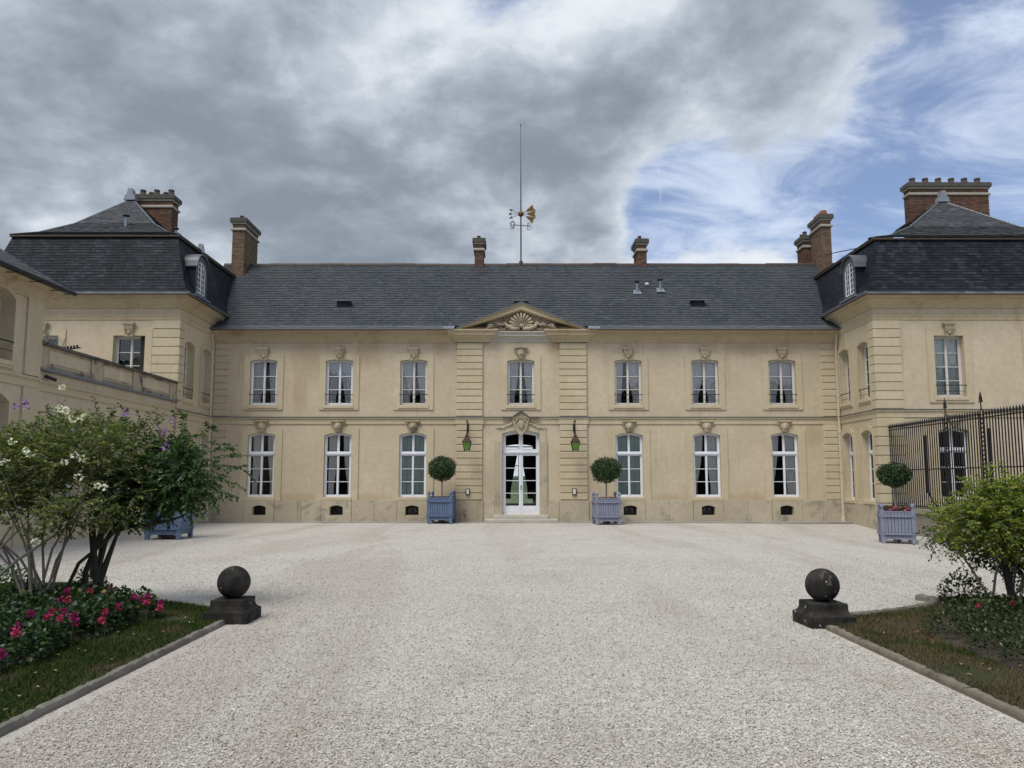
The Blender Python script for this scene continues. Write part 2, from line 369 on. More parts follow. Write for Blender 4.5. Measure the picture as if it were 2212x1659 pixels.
def turf_mat():
    m, kk = newmat('turf'); P = pos(kk)
    c = kk.mix(kk.ss(kk.noise(P, 1.5, 5), .42, .62), (.045, .060, .020), (.085, .066, .042))
    c = kk.mix(kk.noise(P, 60, 3), c, (.03, .03, .018)); finish(kk, c, .95, kk.noise(P, 80, 3), .01, .6, 0, .1); return m
M_turf = turf_mat()
def far_mat():
    m, kk = newmat('far_meadow'); P = pos(kk)
    c = kk.mix(kk.noise(P, .12, 6), (.05, .075, .025), (.10, .12, .045)); finish(kk, c, .95); return m
M_far = far_mat()
def wood_mat():
    m, kk = newmat('far_wood'); P = pos(kk)
    c = kk.mix(kk.noise(P, .15, 6), (.028, .05, .02), (.075, .10, .04)); finish(kk, c, .95); return m
M_wood = wood_mat()
def gravel_mat():
    m, kk = newmat('gravel'); P = pos(kk)
    v = kk.n('ShaderNodeTexVoronoi', feature='F1'); v.inputs['Scale'].default_value = 75; v.inputs['Randomness'].default_value = 1
    wv = kk.vm('ADD', P, kk.vm('MULTIPLY', kk.n('ShaderNodeTexNoise', _Scale=30.).outputs['Color'], (.01, .01, .01))); kk.l(wv, v.inputs['Vector'])
    rnd = kk.n('ShaderNodeSeparateXYZ', _0=v.outputs['Color']).outputs[0]
    c = kk.ramp(rnd, [(0, (.25, .22, .19)), (.10, (.42, .39, .35)), (.4, (.575, .545, .49)), (.85, (.665, .64, .585)), (1, (.785, .765, .715))])
    big = kk.noise(P, .35, 6, .6); c = kk.mix(kk.ss(big, .35, .65, 0, .22), c, (.47, .43, .365))
    mid = kk.noise(P, 7, 5, .7); c = kk.mix(kk.ss(mid, .40, .66, 0, .35), c, (.36, .33, .295))
    edge = kk.ss(v.outputs['Distance'], .45, .9, 0, .5); c = kk.mix(edge, c, (.24, .215, .19))
    trk = kk.noise(kk.vm('MULTIPLY', P, (.55, .07, 1.)), 1., 4, .6, .6); c = kk.mix(kk.ss(trk, .46, .64, 0, .38), c, (.34, .295, .24)); wet = kk.noise(kk.vm('ADD', P, (3., 9., 0.)), .9, 6, .6, .4); c = kk.mix(kk.ss(wet, .50, .68, 0, .28), c, (.36, .32, .265))
    h = kk.math('SUBTRACT', 1., v.outputs['Distance'])
    finish(kk, c, .9, h, .012, .9, 0, .2); return m
M_gravel = gravel_mat()
def pebble_mat():
    m, kk = newmat('gravel_stone'); P = pos(kk)
    c = kk.ramp(tone(kk), [(0, (.145, .115, .095)), (.06, (.25, .22, .19)), (.26, (.395, .365, .315)), (.5, (.52, .495, .44)), (.85, (.61, .585, .53)), (.97, (.70, .675, .625)), (1, (.86, .85, .82))])
    big = kk.noise(P, .35, 6, .6); c = kk.mix(kk.ss(big, .35, .65, 0, .25), c, (.36, .325, .285))
    trk = kk.noise(kk.vm('MULTIPLY', P, (.55, .07, 1.)), 1., 4, .6, .6); c = kk.mix(kk.ss(trk, .46, .64, 0, .38), c, (.34, .295, .24)); wet = kk.noise(kk.vm('ADD', P, (3., 9., 0.)), .9, 6, .6, .4); c = kk.mix(kk.ss(wet, .50, .68, 0, .28), c, (.36, .32, .265))
    finish(kk, c, .85, None, spec=.2); return m
M_pebble = pebble_mat()
def bollard_mat(name, spots):
    m, kk = newmat(name); P = pos(kk)
    c = kk.mix(kk.ss(kk.noise(P, 5, 6), .35, .7), (.014, .013, .012), (.045, .042, .037))
    c = kk.mix(kk.ss(kk.noise(P, 7, 6, .6, .6), .60, .66, 0, .6), c, (.12, .105, .075))
    v = kk.n('ShaderNodeTexVoronoi'); v.inputs['Scale'].default_value = 17; kk.l(P, v.inputs['Vector'])
    zz = kk.n('ShaderNodeSeparateXYZ', _0=P).outputs[2]
    rr = kk.n('ShaderNodeSeparateXYZ', _0=v.outputs['Color']).outputs[0]
    sp = kk.math('MULTIPLY', kk.math('LESS_THAN', kk.math('ADD', v.outputs['Distance'], kk.math('MULTIPLY', kk.noise(P, 60, 2), .3)), .42), kk.math('GREATER_THAN', rr, spots))
    c = kk.mix(sp, c, (.26, .26, .245))
    finish(kk, c, .9, kk.noise(P, 40, 6, .7), .012, .7, 0, .2); return m
M_boll = bollard_mat('blackened_stone', .93); M_boll2 = bollard_mat('lichened_black_stone', .80)
M_boxes = [plain('planter_paint_%d' % i, c, .6, .22, 7, bump=.004) for i, c in enumerate([(.105, .15, .245), (.215, .23, .30), (.11, .155, .24), (.20, .215, .28)])]

# ------------------------------------------------------------------ ground
def zg(x, y):
    f = lambda a: max(0., min(1., a)); s = lambda t: t * t * (3 - 2 * t)
    return -.19 * s(f((x - 5) / 7.5)) * s(f((y - 14) / 9)) * (1 - s(f((y - 28) / 4)))
g = MB(); g.quad((-2500, -600, -.35), (2500, -600, -.35), (2500, 4000, -.35), (-2500, 4000, -.35))
struct('ground', g, M_far)
g = MB(); NX, NY = 60, 60; gx = np.linspace(-40, 40, NX + 1); gy = np.linspace(-12, 44, NY + 1)
g.add([(x, y, zg(x, y)) for y in gy for x in gx], [(j * (NX + 1) + i, j * (NX + 1) + i + 1, (j + 1) * (NX + 1) + i + 1, (j + 1) * (NX + 1) + i) for j in range(NY) for i in range(NX)], smooth=True)
struct('gravel_court', g, M_gravel)
# wooded hill seen through the house
g = MB(); vs = []; fs = []; n_ = 90
for j in range(16):
    for i in range(n_ + 1):
        x = -220 + 440 * i / n_; t = j / 15
        z = -.3 + 5.2 * math.sin(t * 1.55) * (.75 + .5 * mnoise.noise((x * .012, 3, t))) + .9 * mnoise.noise((x * .2, t * 9, 0)) * min(1, t * 6)
        vs.append((x, 190 + 130 * t, z))
g.add(vs, [(j * (n_ + 1) + i, j * (n_ + 1) + i + 1, (j + 1) * (n_ + 1) + i + 1, (j + 1) * (n_ + 1) + i) for j in range(15) for i in range(n_)], smooth=True)
struct('hills', g, M_wood)

def unseen_wood_wall():
    mb = MB(); vs = []; n, m = 120, 14
    for j in range(m + 1):
        for i in range(n + 1):
            a = RD(100 + 160 * i / n); t = j / m; rr_ = 46 + 6 * math.sin(i * .9) + 5 * t + 3.5 * mnoise.noise((i * .45, j * .5, 1))
            h = 15 * (1 + .35 * mnoise.noise((i * .22, 5, 0))) * t; vs.append((rr_ * math.sin(a), rr_ * math.cos(a), -.3 + h + .8 * mnoise.noise((i * .8, j * .9, 4))))
    mb.add(vs, [(j * (n + 1) + i, j * (n + 1) + i + 1, (j + 1) * (n + 1) + i + 1, (j + 1) * (n + 1) + i) for j in range(m) for i in range(n)]); return mb
struct('unseen_wood_screen', unseen_wood_wall(), M_wood, 'stuff')  # unseen trees added behind the camera to darken window reflections and front walls

# loose gravel: real stones close to the camera (too many to count)
rs = np.random.RandomState(3)
octa = np.array([(1, 0, 0), (0, 1, 0), (-1, 0, 0), (0, -1, 0), (0, 0, 1), (0, 0, -1)], float)
octf = [(0, 1, 4), (1, 2, 4), (2, 3, 4), (3, 0, 4), (1, 0, 5), (2, 1, 5), (3, 2, 5), (0, 3, 5)]
def stones(n, ylo, yhi, smin, smax, pw=1.9):
    y = ylo + (yhi - ylo) * rs.rand(n) ** pw; x = (rs.rand(n) * 2 - 1) * (y * .70 + .6)
    keep = ~((x < -3.3) & (y < 9.9)) & ~((x > 3.47) & (y < 9.7)) & ~((x < -3.2) & (x + y * .9 < 5.6) & (y < 13)) & ~((x > 4) & (y < 11.3) & ~((x < 5.7) & (y > 10.2 + (x - 5) * .9)))
    x, y = x[keep], y[keep]; n = len(x)
    s = smin + (smax - smin) * rs.rand(n) ** 2
    v = octa[None] * (s[:, None, None] * (.75 + .5 * rs.rand(n, 6, 1))) * np.stack([np.ones(n), .65 + .4 * rs.rand(n), .45 + .4 * rs.rand(n)], 1)[:, None, :]
    tl = (rs.rand(n, 2) - .5) * .9
    v[:, :, 2] += v[:, :, 0] * tl[:, :1] + v[:, :, 1] * tl[:, 1:]
    a = rs.rand(n) * 6.28; ca, sa = np.cos(a)[:, None], np.sin(a)[:, None]
    vx = v[:, :, 0] * ca - v[:, :, 1] * sa; vy = v[:, :, 0] * sa + v[:, :, 1] * ca
    return np.stack([vx + x[:, None], vy + y[:, None], v[:, :, 2] + .004 + (s * .35)[:, None]], 2), rs.rand(n)
va, ta = stones(210000, 3.9, 17., .0035, .0095); vb, tb = stones(60000, 4.5, 27, .006, .012)
struct('gravel_stones', npmesh('gravel_stones', np.concatenate([va, vb]), 6, octf, np.concatenate([ta, tb]), M_pebble), None, 'stuff')

# ------------------------------------------------------------------ architecture helpers
def arch(op):
    xc = (op[0] + op[1]) / 2; hw = (op[1] - op[0]) / 2; z1, rise = op[3], op[4]
    return lambda x: z1 + rise * (1 - ((x - xc) / hw) ** 2)
def wall_mb(u0, u1, z0, z1, ops, t=.3):
    """wall in local x/z with its face at y=0 and arched openings (x0,x1,z0,z1,rise)"""
    mb = MB(); xs = {u0, u1}
    for o in ops:
        for i in range(9): xs.add(o[0] + (o[1] - o[0]) * i / 8)
    xs = sorted(x for x in xs if u0 - 1e-6 <= x <= u1 + 1e-6)
    for a, b in zip(xs, xs[1:]):
        if b - a < 1e-6: continue
        m = (a + b) / 2; za = zb = z0
        for o in sorted((o for o in ops if o[0] < m < o[1]), key=lambda o: o[2]):
            if o[2] - min(za, zb) > 1e-6: mb.quad((a, 0, za), (b, 0, zb), (b, 0, o[2]), (a, 0, o[2]))
            f = arch(o); za, zb = f(a), f(b)
        mb.quad((a, 0, za), (b, 0, zb), (b, 0, z1), (a, 0, z1))
    for o in ops:
        f = arch(o); x0, x1, b = o[0], o[1], o[2]
        mb.quad((x0, 0, b), (x0, t, b), (x0, t, f(x0)), (x0, 0, f(x0))); mb.quad((x1, 0, b), (x1, 0, f(x1)), (x1, t, f(x1)), (x1, t, b))
        mb.quad((x0, 0, b), (x1, 0, b), (x1, t, b), (x0, t, b))
        for i in range(8):
            a = x0 + (x1 - x0) * i / 8; c = x0 + (x1 - x0) * (i + 1) / 8
            mb.quad((a, 0, f(a)), (c, 0, f(c)), (c, t, f(c)), (a, t, f(a)))
    return mb
def extr(path, prof, mb=None):
    """profile (out, z) swept along a plan path, outside on the right hand, mitred"""
    mb = mb or MB(); P = [Vector(p) for p in path]; ns = []
    for a, b in zip(P, P[1:]):
        d = (b - a).normalized(); ns.append(Vector((d.y, -d.x)))
    offs = []
    for i in range(len(P)):
        if i == 0: offs.append(ns[0])
        elif i == len(P) - 1: offs.append(ns[-1])
        else: offs.append((ns[i - 1] + ns[i]) / (1 + ns[i - 1].dot(ns[i])))
    m = len(prof); vs = [(p.x + o.x * q, p.y + o.y * q, z) for p, o in zip(P, offs) for q, z in prof]
    fs = [(i * m + j, i * m + (j + 1) % m, (i + 1) * m + (j + 1) % m, (i + 1) * m + j) for i in range(len(P) - 1) for j in range(m)]
    fs += [tuple(range(m - 1, -1, -1)), tuple((len(P) - 1) * m + j for j in range(m))]
    return mb.add(vs, fs)
CORN = [(0, 0), (.05, 0), (.05, .07), (.09, .10), (.09, .15), (.20, .24), (.30, .27), (.30, .36), (.36, .40), (.40, .45), (.40, .49), (0, .49)]
STRG = [(0, 0), (.035, 0), (.035, .18), (.06, .20), (.09, .23), (.09, .27), (0, .29)]
FRZ = [(0, 0), (.03, 0), (.03, .05), (.05, .08), (.05, .12), (.08, .15), (.08, .18), (0, .19)]
def at_z(prof, z): return [(a, b + z) for a, b in prof]

slate_unit = {}
def slates(roof, mat, A, B, Cc, Dd, ex=.16, wd=.22, indiv=0, th=.026, seed=1):
    """rows of slates on the plane A,B (eave) - C,D (top); the first `indiv` are single parts, the rest one mesh"""
    A, B, Cc, Dd = map(Vector, (A, B, Cc, Dd)); r = random.Random(seed)
    nrm = (B - A).cross(Dd - A).normalized()
    if nrm.z < 0: nrm = -nrm
    L = max(((A + B) / 2 - (Cc + Dd) / 2).length, .01); rows = max(1, int(L / ex)); mb = MB(); cnt = 0
    if mat.name not in slate_unit:
        u = MB(); u.add([(-.5, .16, 0), (.5, .16, 0), (-.5, 0, 1), (.5, 0, 1), (-.5, 1, .1), (.5, 1, .1)], [(2, 3, 5, 4), (0, 1, 3, 2), (0, 2, 4), (1, 5, 3)])
        slate_unit[mat.name] = u.mesh('slate', mat)
    for i in range(rows):
        t = i / rows; l = A.lerp(Dd, t); q = B.lerp(Cc, t); wl = (q - l).length
        l2 = A.lerp(Dd, min(1, (i + 1.25) / rows)); q2 = B.lerp(Cc, min(1, (i + 1.25) / rows))
        ux = (q - l).normalized()
        if wl < .05: continue
        uy = (Dd - A); uy = (uy - ux * uy.dot(ux)); uy.normalize()
        s = -(r.random() * wd)
        while s < wl:
            ww = wd * r.uniform(.72, 1.2); a, b = max(0, s), min(wl, s + ww - .006); s += ww
            if b - a < .03: continue
            hgt = th * r.uniform(.8, 1.25); ln = ex * 1.22 * (1 if i < rows - 1 else .8); dz = r.uniform(-.003, .003)
            if cnt < indiv and b - a > wd * .6:
                M = Matrix.Identity(4); cpt = l + ux * ((a + b) / 2) + uy * dz
                for row in range(3):
                    M[row][0] = ux[row] * (b - a); M[row][1] = uy[row] * ln; M[row][2] = nrm[row] * hgt; M[row][3] = cpt[row]
                part('slate', slate_unit[mat.name], None, roof, M); cnt += 1
            else:
                p0 = l + ux * a + uy * dz; p1 = l + ux * b + uy * dz; e = uy * ln
                f_ = uy * (.13 * ex); mb.add([p0 + f_, p1 + f_, p0 + nrm * hgt, p1 + nrm * hgt, p0 + e + nrm * .001, p1 + e + nrm * .001], [(2, 3, 5, 4), (0, 1, 3, 2), (0, 2, 4), (1, 5, 3)], r.random())
    if mb.v: part('slate_courses', mb, mat, roof, kind='stuff')

def chimney(bld, x0, x1, y0, y1, zb, zt, mat, mortar, pots=(), potmat=None, bands=True, label=None, potkind='pot', seed=2):
    r = random.Random(seed)
    ch = part('chimney', MB().box(x0 + .012, x1 - .012, y0 + .012, y1 - .012, zb, zt - .2), mortar, bld)
    if label: ch['label'] = label
    mb = MB(); z = zb; row = 0; hb, jt, bl = .062, .014, .22
    while z + hb < zt - .19:
        for side in range(4):
            L = (x1 - x0) if side < 2 else (y1 - y0); s = -(bl * .5 if row % 2 else 0) - .01
            while s < L:
                a, b = max(0, s), min(L, s + bl); s += bl + jt
                if b - a < .03: continue
                pr = r.uniform(0, .006); tn = r.random()
                if side == 0: mb.box(x0 + a, x0 + b, y0 - pr, y0 + .03, z, z + hb, tn)
                elif side == 1: mb.box(x0 + a, x0 + b, y1 - .03, y1 + pr, z, z + hb, tn)
                elif side == 2: mb.box(x0 - pr, x0 + .03, y0 + a + .031, min(y0 + b, y1) - .031 if b >= L else y0 + b, z, z + hb, tn)
                else: mb.box(x1 - .03, x1 + pr, y0 + a + .031, min(y0 + b, y1) - .031 if b >= L else y0 + b, z, z + hb, tn)
        z += hb + jt; row += 1
    part('brick_courses', mb, mat, ch, kind='stuff')
    if bands:
        zq = zt - .20 - .42
        part('stone_band', extr([(x0, y1), (x0, y0), (x1, y0), (x1, y1), (x0, y1)], [(-.02, zq), (.05, zq), (.07, zq + .03), (.07, zq + .09), (.03, zq + .13), (-.02, zq + .13)]), M_band, ch)
        part('cap_moulding', MB().box(x0 - .05, x1 + .05, y0 - .05, y1 + .05, zt - .30, zt - .215), M_band, ch)
    c = MB(); e = .11
    c.box(x0 - e, x1 + e, y0 - e, y1 + e, zt - .21, zt - .03); c.box(x0 - e + .03, x1 + e - .03, y0 - e + .03, y1 + e - .03, zt - .029, zt)
    part('cap_stone', c, M_cap, ch)
    for (px, py, h, rr) in pots:
        p = MB()
        if potkind == 'wedge':
            p.prism([(-rr, 0), (rr, 0), (rr * .62, h), (-rr * .62, h)], -rr * 1.3, rr * 1.3)
            part('chimney_pot', p, potmat or M_pot_or, ch, T(px, py, zt))
        else:
            p.lathe([(rr * 1.25, 0), (rr * .98, h * .35), (rr * .80, h * .75), (rr * .92, h * .80), (rr * .92, h), (rr * .7, h), (rr * .68, h * .6)], n=14)
            part('chimney_pot', p, potmat or M_pot, ch, T(px, py, zt))
    return ch

# ---- windows
cache = {}
def cached(key, fn):
    if key not in cache: cache[key] = fn()
    return cache[key]
def ring(mb, x0, x1, z0, top, i, y0, y1, n=6, off=None):
    """frame of width i inside the outline x0..x1, z0..top(x)"""
    off = i if off is None else off
    xo = [x0 + (x1 - x0) * q / n for q in range(n + 1)]; xi = [x0 + i + (x1 - x0 - 2 * i) * q / n for q in range(n + 1)]
    O = [(x0, z0)] + [(x, top(x)) for x in xo] + [(x1, z0)]; N = [(x0 + i, z0 + i)] + [(x, top(x) - off) for x in xi] + [(x1 - i, z0 + i)]
    m = len(O)
    vs = [(x, y0, z) for x, z in O] + [(x, y0, z) for x, z in N] + [(x, y1, z) for x, z in O] + [(x, y1, z) for x, z in N]
    fs = []
    for a in range(m):
        b = (a + 1) % m
        fs += [(a, b, m + b, m + a), (2 * m + a, 3 * m + a, 3 * m + b, 2 * m + b), (m + a, m + b, 3 * m + b, 3 * m + a), (a, 2 * m + a, 2 * m + b, b)]
    mb.add(vs, fs); return N
def curtain_mesh(x0, x1, xe, h, shape, folds, mat, ph):
    """hanging from x0..x1 at the top, gathered to x0..xe lower down"""
    def mk():
        mb = MB(); nu, nv = 26, 16; vs = []
        for j in range(nv + 1):
            t = j / nv; q = t ** shape
            if t > .80: q = .8 ** shape + (t - .8) * .1
            e = x1 + (xe - x1) * min(1, q)
            for i in range(nu + 1):
                u = i / nu; amp = .036 * (.5 + .5 * t)
                vs.append((x0 + (e - x0) * u, amp * math.sin(u * folds * 6.283 + ph + .6 * math.sin(3 * t)), h * (1 - t)))
        mb.add(vs, [(j * (nu + 1) + i, j * (nu + 1) + i + 1, (j + 1) * (nu + 1) + i + 1, (j + 1) * (nu + 1) + i) for j in range(nv) for i in range(nu)], smooth=True)
        return mb.mesh('curtain', mat)
    return cached(('curt', x0, x1, xe, h, shape, folds, mat.name, ph), mk)
def corbel_mb():
    mb = MB(); mb.prism([(-.20, .40), (.20, .40), (.20, .46), (-.20, .46)], -.15, 0); mb.prism([(-.18, .35), (.18, .35), (.19, .40), (-.19, .40)], -.13, 0)
    for i in range(5):
        x = -.132 + i * .066; mb.tube([(x, -.09, .35), (x * .9, -.10, .24), (x * .8, -.06, .12)], [.034, .034, .028], 7)
    mb.prism([(-.13, .0), (.13, .0), (.165, .34), (-.165, .34)], -.06, 0)
    mb.sphere((0, -.07, .10), (.075, .06, .075)); mb.sphere((0, -.13, .10), (.016, .02, .028), 6, 4); mb.sphere((-.05, -.1, .15), (.025, .025, .02), 6, 4); mb.sphere((.05, -.1, .15), (.025, .025, .02), 6, 4)
    mb.prism([(-.13, -.03), (.13, -.03), (.13, .02), (-.13, .02)], -.075, 0); return mb
def mask_mb(wide=1.):
    mb = MB()
    def face(d):
        q = 1.
        for ex in (-.36, .36): q -= .13 * math.exp(-((d.x - ex) ** 2 + (d.z - .16) ** 2) / .02) * (d.y < 0)
        q += .28 * math.exp(-(d.x ** 2) / .012 - (d.z + .05) ** 2 / .05) * (d.y < 0)
        q -= .10 * math.exp(-(d.x ** 2) / .06 - (d.z + .42) ** 2 / .006) * (d.y < 0)
        return q
    mb.sphere((0, -.05, .22), (.115, .12, .165), 20, 16, fn=face)
    for i in range(9):
        a = -.25 + i * (math.pi + .5) / 8; mb.sphere((.115 * math.cos(a), -.07, .25 + .14 * math.sin(a)), (.045, .05, .045), 7, 5)
    for i in range(4): mb.sphere((-.06 + i * .04, -.09, .09 - .02 * (i in (1, 2))), (.03, .04, .05), 6, 5)
    mb.prism([(-.20 * wide, .40), (.20 * wide, .40), (.24 * wide, .45), (-.24 * wide, .45)], -.13, 0)
    for sx in (-1, 1):
        pts = []
        for i in range(16):
            a = i / 15 * 2.2 * math.pi; rr = .065 * (1 - i / 20); pts.append((sx * (.215 * wide + rr * math.cos(a + .5)), -.07, .345 + rr * math.sin(a + .5)))
        mb.tube(pts, [.024 * (1 - i / 30) for i in range(16)], 6)
        mb.tube([(sx * .20 * wide, -.07, .41), (sx * .12, -.08, .36)], .03, 6)
    mb.prism([(-.125, 0), (.125, 0), (.15, .36), (-.15, .36)], -.035, 0); return mb

def window(bld, M, wdt, h, rise, rows, transom=None, dp=.17, frame_mat=None, curt=None, surround=None, key=None, rail=None, sill=True, room=True, name='window', glass=None, door=False, label=None):
    fm = frame_mat or M_white; hw = wdt / 2; top = lambda x: h + rise * (1 - (x / hw) ** 2)
    y0, y1 = dp, dp + .07
    kf = ('frame', wdt, h, rise, rows, transom, dp, fm.name, door)
    def mk():
        mb = MB(); panes = []
        b = .055; N = ring(mb, -hw + .002, hw - .002, .002, lambda x: top(x) - .002, b, y0, y1)
        zt = transom if transom else None
        cells = []
        if zt:
            mb.box(-hw + b, hw - b, y0 - .035, y1 - .005, zt, zt + .10)
            mb.box(-hw + b, hw - b, y0 - .05, y0 - .036, zt + .03, zt + .06)
            cells += [(-hw + b, 0, zt + .10, lambda x: top(x) - b, 1), (0, hw - b, zt + .10, lambda x: top(x) - b, 1)]
            cells += [(-hw + b, 0, b, lambda x: zt, rows), (0, hw - b, b, lambda x: zt, rows)]
        else: cells += [(-hw + b, 0, b, lambda x: top(x) - b, rows), (0, hw - b, b, lambda x: top(x) - b, rows)]
        for (x0, x1, zb, tp, rw) in cells:
            i = .045 if not door else .085
            zlow = zb
            if door and rw > 1:
                mb.box(x0, x1, y0 + .012, y1 - .012, zb, zb + .30); mb.box(x0 + .07, x1 - .07, y0 + .004, y0 + .011, zb + .05, zb + .25); zlow = zb + .22
            N = ring(mb, x0 + .001, x1 - .001, zlow, tp, i, y0 + .01, y1 - .01, off=i)
            zt_ = min(tp(x0 + i), tp(x1 - i)) - i; zb_ = zlow + i; sp = (zt_ - zb_) / rw
            for q in range(1, rw): mb.box(x0 + i, x1 - i, y0 + .012, y1 - .02, zb_ + sp * q - .014, zb_ + sp * q + .014)
            for q in range(rw):
                za = zb_ + sp * q; pl = MB()
                xa, xb = x0 + i, x1 - i
                if q == rw - 1: poly = [(xa, za), (xb, za)] + [(xb - (xb - xa) * e / 6, tp(xb - (xb - xa) * e / 6) - i) for e in range(7)]
                else: poly = [(xa, za), (xb, za), (xb, za + sp), (xa, za + sp)]
                pl.prism(poly, y0 + .030, y0 + .034); panes.append(pl.mesh('pane', glass or M_glass))
        mb.box(-.028, .028, y0 - .012, y0 + .008, .055, (zt or h) - .01)
        return mb.mesh(name, fm), panes
    fme, panes = cached(kf, mk)
    wo = part(name, fme, None, bld, M)
    if label: wo['label'] = label
    for p in panes: part('pane', p, None, wo, M)
    if curt == 'shutter':
        def ms():
            mb = MB()
            for a, c in ((-hw + .03, -hw / 2), (-hw / 2 + .01, -.01), (.01, hw / 2 - .01), (hw / 2, hw - .03)):
                mb.box(a, c, y1 + .06, y1 + .09, .05, h - .02)
                for q in range(4):
                    zz = .1 + q * (h - .2) / 4; mb.box(a + .05, c - .05, y1 + .052, y1 + .0599, zz, zz + (h - .2) / 4 - .07)
            return mb.mesh('shutter', M_shutter)
        part('shutter', cached(('shut', wdt, h), ms), None, wo, M)
    elif curt:
        for (x0, x1, xe, shape, folds, cm, ph) in curt:
            me = curtain_mesh(x0 * hw, x1 * hw, xe * hw, h - .04, shape, folds, cm, ph)
            part('curtain', me, None, wo, M @ T(0, y1 + .05, .03))
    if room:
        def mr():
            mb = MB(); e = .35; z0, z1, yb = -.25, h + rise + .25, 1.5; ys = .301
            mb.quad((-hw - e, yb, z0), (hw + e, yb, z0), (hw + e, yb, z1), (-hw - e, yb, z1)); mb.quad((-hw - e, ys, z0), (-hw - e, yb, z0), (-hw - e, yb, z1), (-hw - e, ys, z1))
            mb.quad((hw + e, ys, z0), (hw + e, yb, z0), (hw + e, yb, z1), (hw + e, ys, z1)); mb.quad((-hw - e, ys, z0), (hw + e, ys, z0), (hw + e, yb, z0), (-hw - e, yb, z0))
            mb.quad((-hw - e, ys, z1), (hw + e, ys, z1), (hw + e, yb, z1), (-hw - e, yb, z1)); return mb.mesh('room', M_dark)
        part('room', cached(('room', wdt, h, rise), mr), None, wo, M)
    if surround:
        bw, zb_, closed = surround
        def mu():
            mb = MB(); pr = .045; n = 8
            f = lambda x: h + rise * (1 - (x / hw) ** 2); hw2 = hw + bw; r2 = max(rise, .0) * 1.2
            g_ = lambda x: h + bw * .95 + r2 * (1 - (x / hw2) ** 2)
            mb.box(-hw2, -hw, -pr, .01, zb_, h, ); mb.box(hw, hw2, -pr, .01, zb_, h)
            xs = [-hw2, -hw] + [-hw + wdt * i / n for i in range(1, n)] + [hw, hw2]
            lo = [h, h] + [f(-hw + wdt * i / n) for i in range(1, n)] + [h, h]; hi = [g_(x) for x in xs]
            for a in range(len(xs) - 1):
                mb.prism([(xs[a], lo[a]), (xs[a + 1], lo[a + 1]), (xs[a + 1], hi[a + 1]), (xs[a], hi[a])], -pr, .01)
            if closed: mb.box(-hw, hw, -pr, .01, zb_, -.14)
            return mb.mesh('surround', M_stone)
        part('surround', cached(('sur', wdt, h, rise, surround), mu), None, wo, M)
    if sill:
        part('sill', cached(('sill', wdt, dp), lambda: MB().box(-hw - .06, hw + .06, -.075, -.0, -.139, -.012, ch=.012).box(-hw + .001, hw - .001, -.0005, dp + .05, -.03, -.002).mesh('sill', M_stone)), None, wo, M)
    if key:
        zk = h + rise - .015 + (0. if key == 'corbel' else -.01)
        me = cached(('key', key), lambda: (corbel_mb() if key == 'corbel' else mask_mb()).mesh('keystone', M_carve if key == 'corbel' else M_carve))
        part('keystone', me, None, wo, M @ T(0, -.043, zk) @ Matrix.Scale(1.08 if key == 'corbel' else 1.18, 4))
    if rail:
        def mrl():
            mb = MB(); mb.box(-hw - .03, hw + .03, -.05, -.015, rail, rail + .028)
            mb.box(-hw + .012, hw - .012, -.042, -.026, rail - .22, rail - .205)
            for x in (-hw - .015, hw + .015): mb.box(x - .01, x + .01, -.04, .0, rail + .004, rail + .02)
            return mb.mesh('window_rail', M_iron)
        part('window_rail', cached(('rail', wdt, rail), mrl), None, wo, M)
    return wo

def blocks(parent, name, x0, x1, z0, z1, n, pr, mat, M=I4, gap=.028, ch=.018, seed=1):
    hh = (z1 - z0) / n
    me = cached((name, x1 - x0, hh, pr, mat.name, gap), lambda: MB().box(-(x1 - x0) / 2, (x1 - x0) / 2, -pr, .002, gap / 2, hh - gap / 2, ch=ch).mesh(name, mat))
    for i in range(n): part(name, me, None, parent, M @ T((x0 + x1) / 2, 0, z0 + i * hh))

# ------------------------------------------------------------------ MAIN BUILDING
FY = 32.; XL, XR = -12.58, 13.68
ZP, ZS, ZC = .88, 4.03, 7.47
main = thing('manor_house', 'long two-storey cream stucco main house with slate roof, pediment and seven bays', 'house', (0.37, FY, 0))
MF = T(0, FY, 0)
WX = [-10.42, -7.24, -4.12, .37, 4.87, 8.09, 11.33]
ops = []
for i, x in enumerate(WX):
    ops.append((x - .57, x + .57, 4.83, 6.69, .07))
    if i == 3: ops.append((x - .775, x + .775, .29, 3.64, .13))
    else:
        ops.append((x - .565, x + .565, 1.01, 3.56, .11)); ops.append((x - .275, x + .275, .27, .60, .07))
wm = part('wall', wall_mb(XL, XR, -.1, 8.0, ops, .30), M_stucco, main, MF)
U, V = M_curt, M_curt_w
cu = [[(-.96, -.02, -.50, 2.6, 5, U, 0), (.96, .26, .50, 2.2, 5, U, 1)], [(-.96, -.02, -.60, 2.8, 6, U, 2), (.96, .04, .58, 2.6, 6, U, 1)], [(-.96, -.03, -.50, 2.2, 6, U, 1), (.96, .20, .60, 2.2, 5, U, 3)],
      [(-.96, -.16, -.60, 1.9, 5, U, 0), (.96, .22, .64, 1.9, 5, U, 2)], [(-.96, -.30, -.52, 1.6, 4, U, 1), (.96, .06, .60, 2.3, 6, U, 0)], [(-.96, -.06, -.62, 2.2, 6, U, 2), (.96, .04, .50, 2.6, 6, U, 1)], [(-.96, -.04, -.56, 2.5, 6, U, 3), (.96, .06, .58, 2.4, 6, U, 2)]]
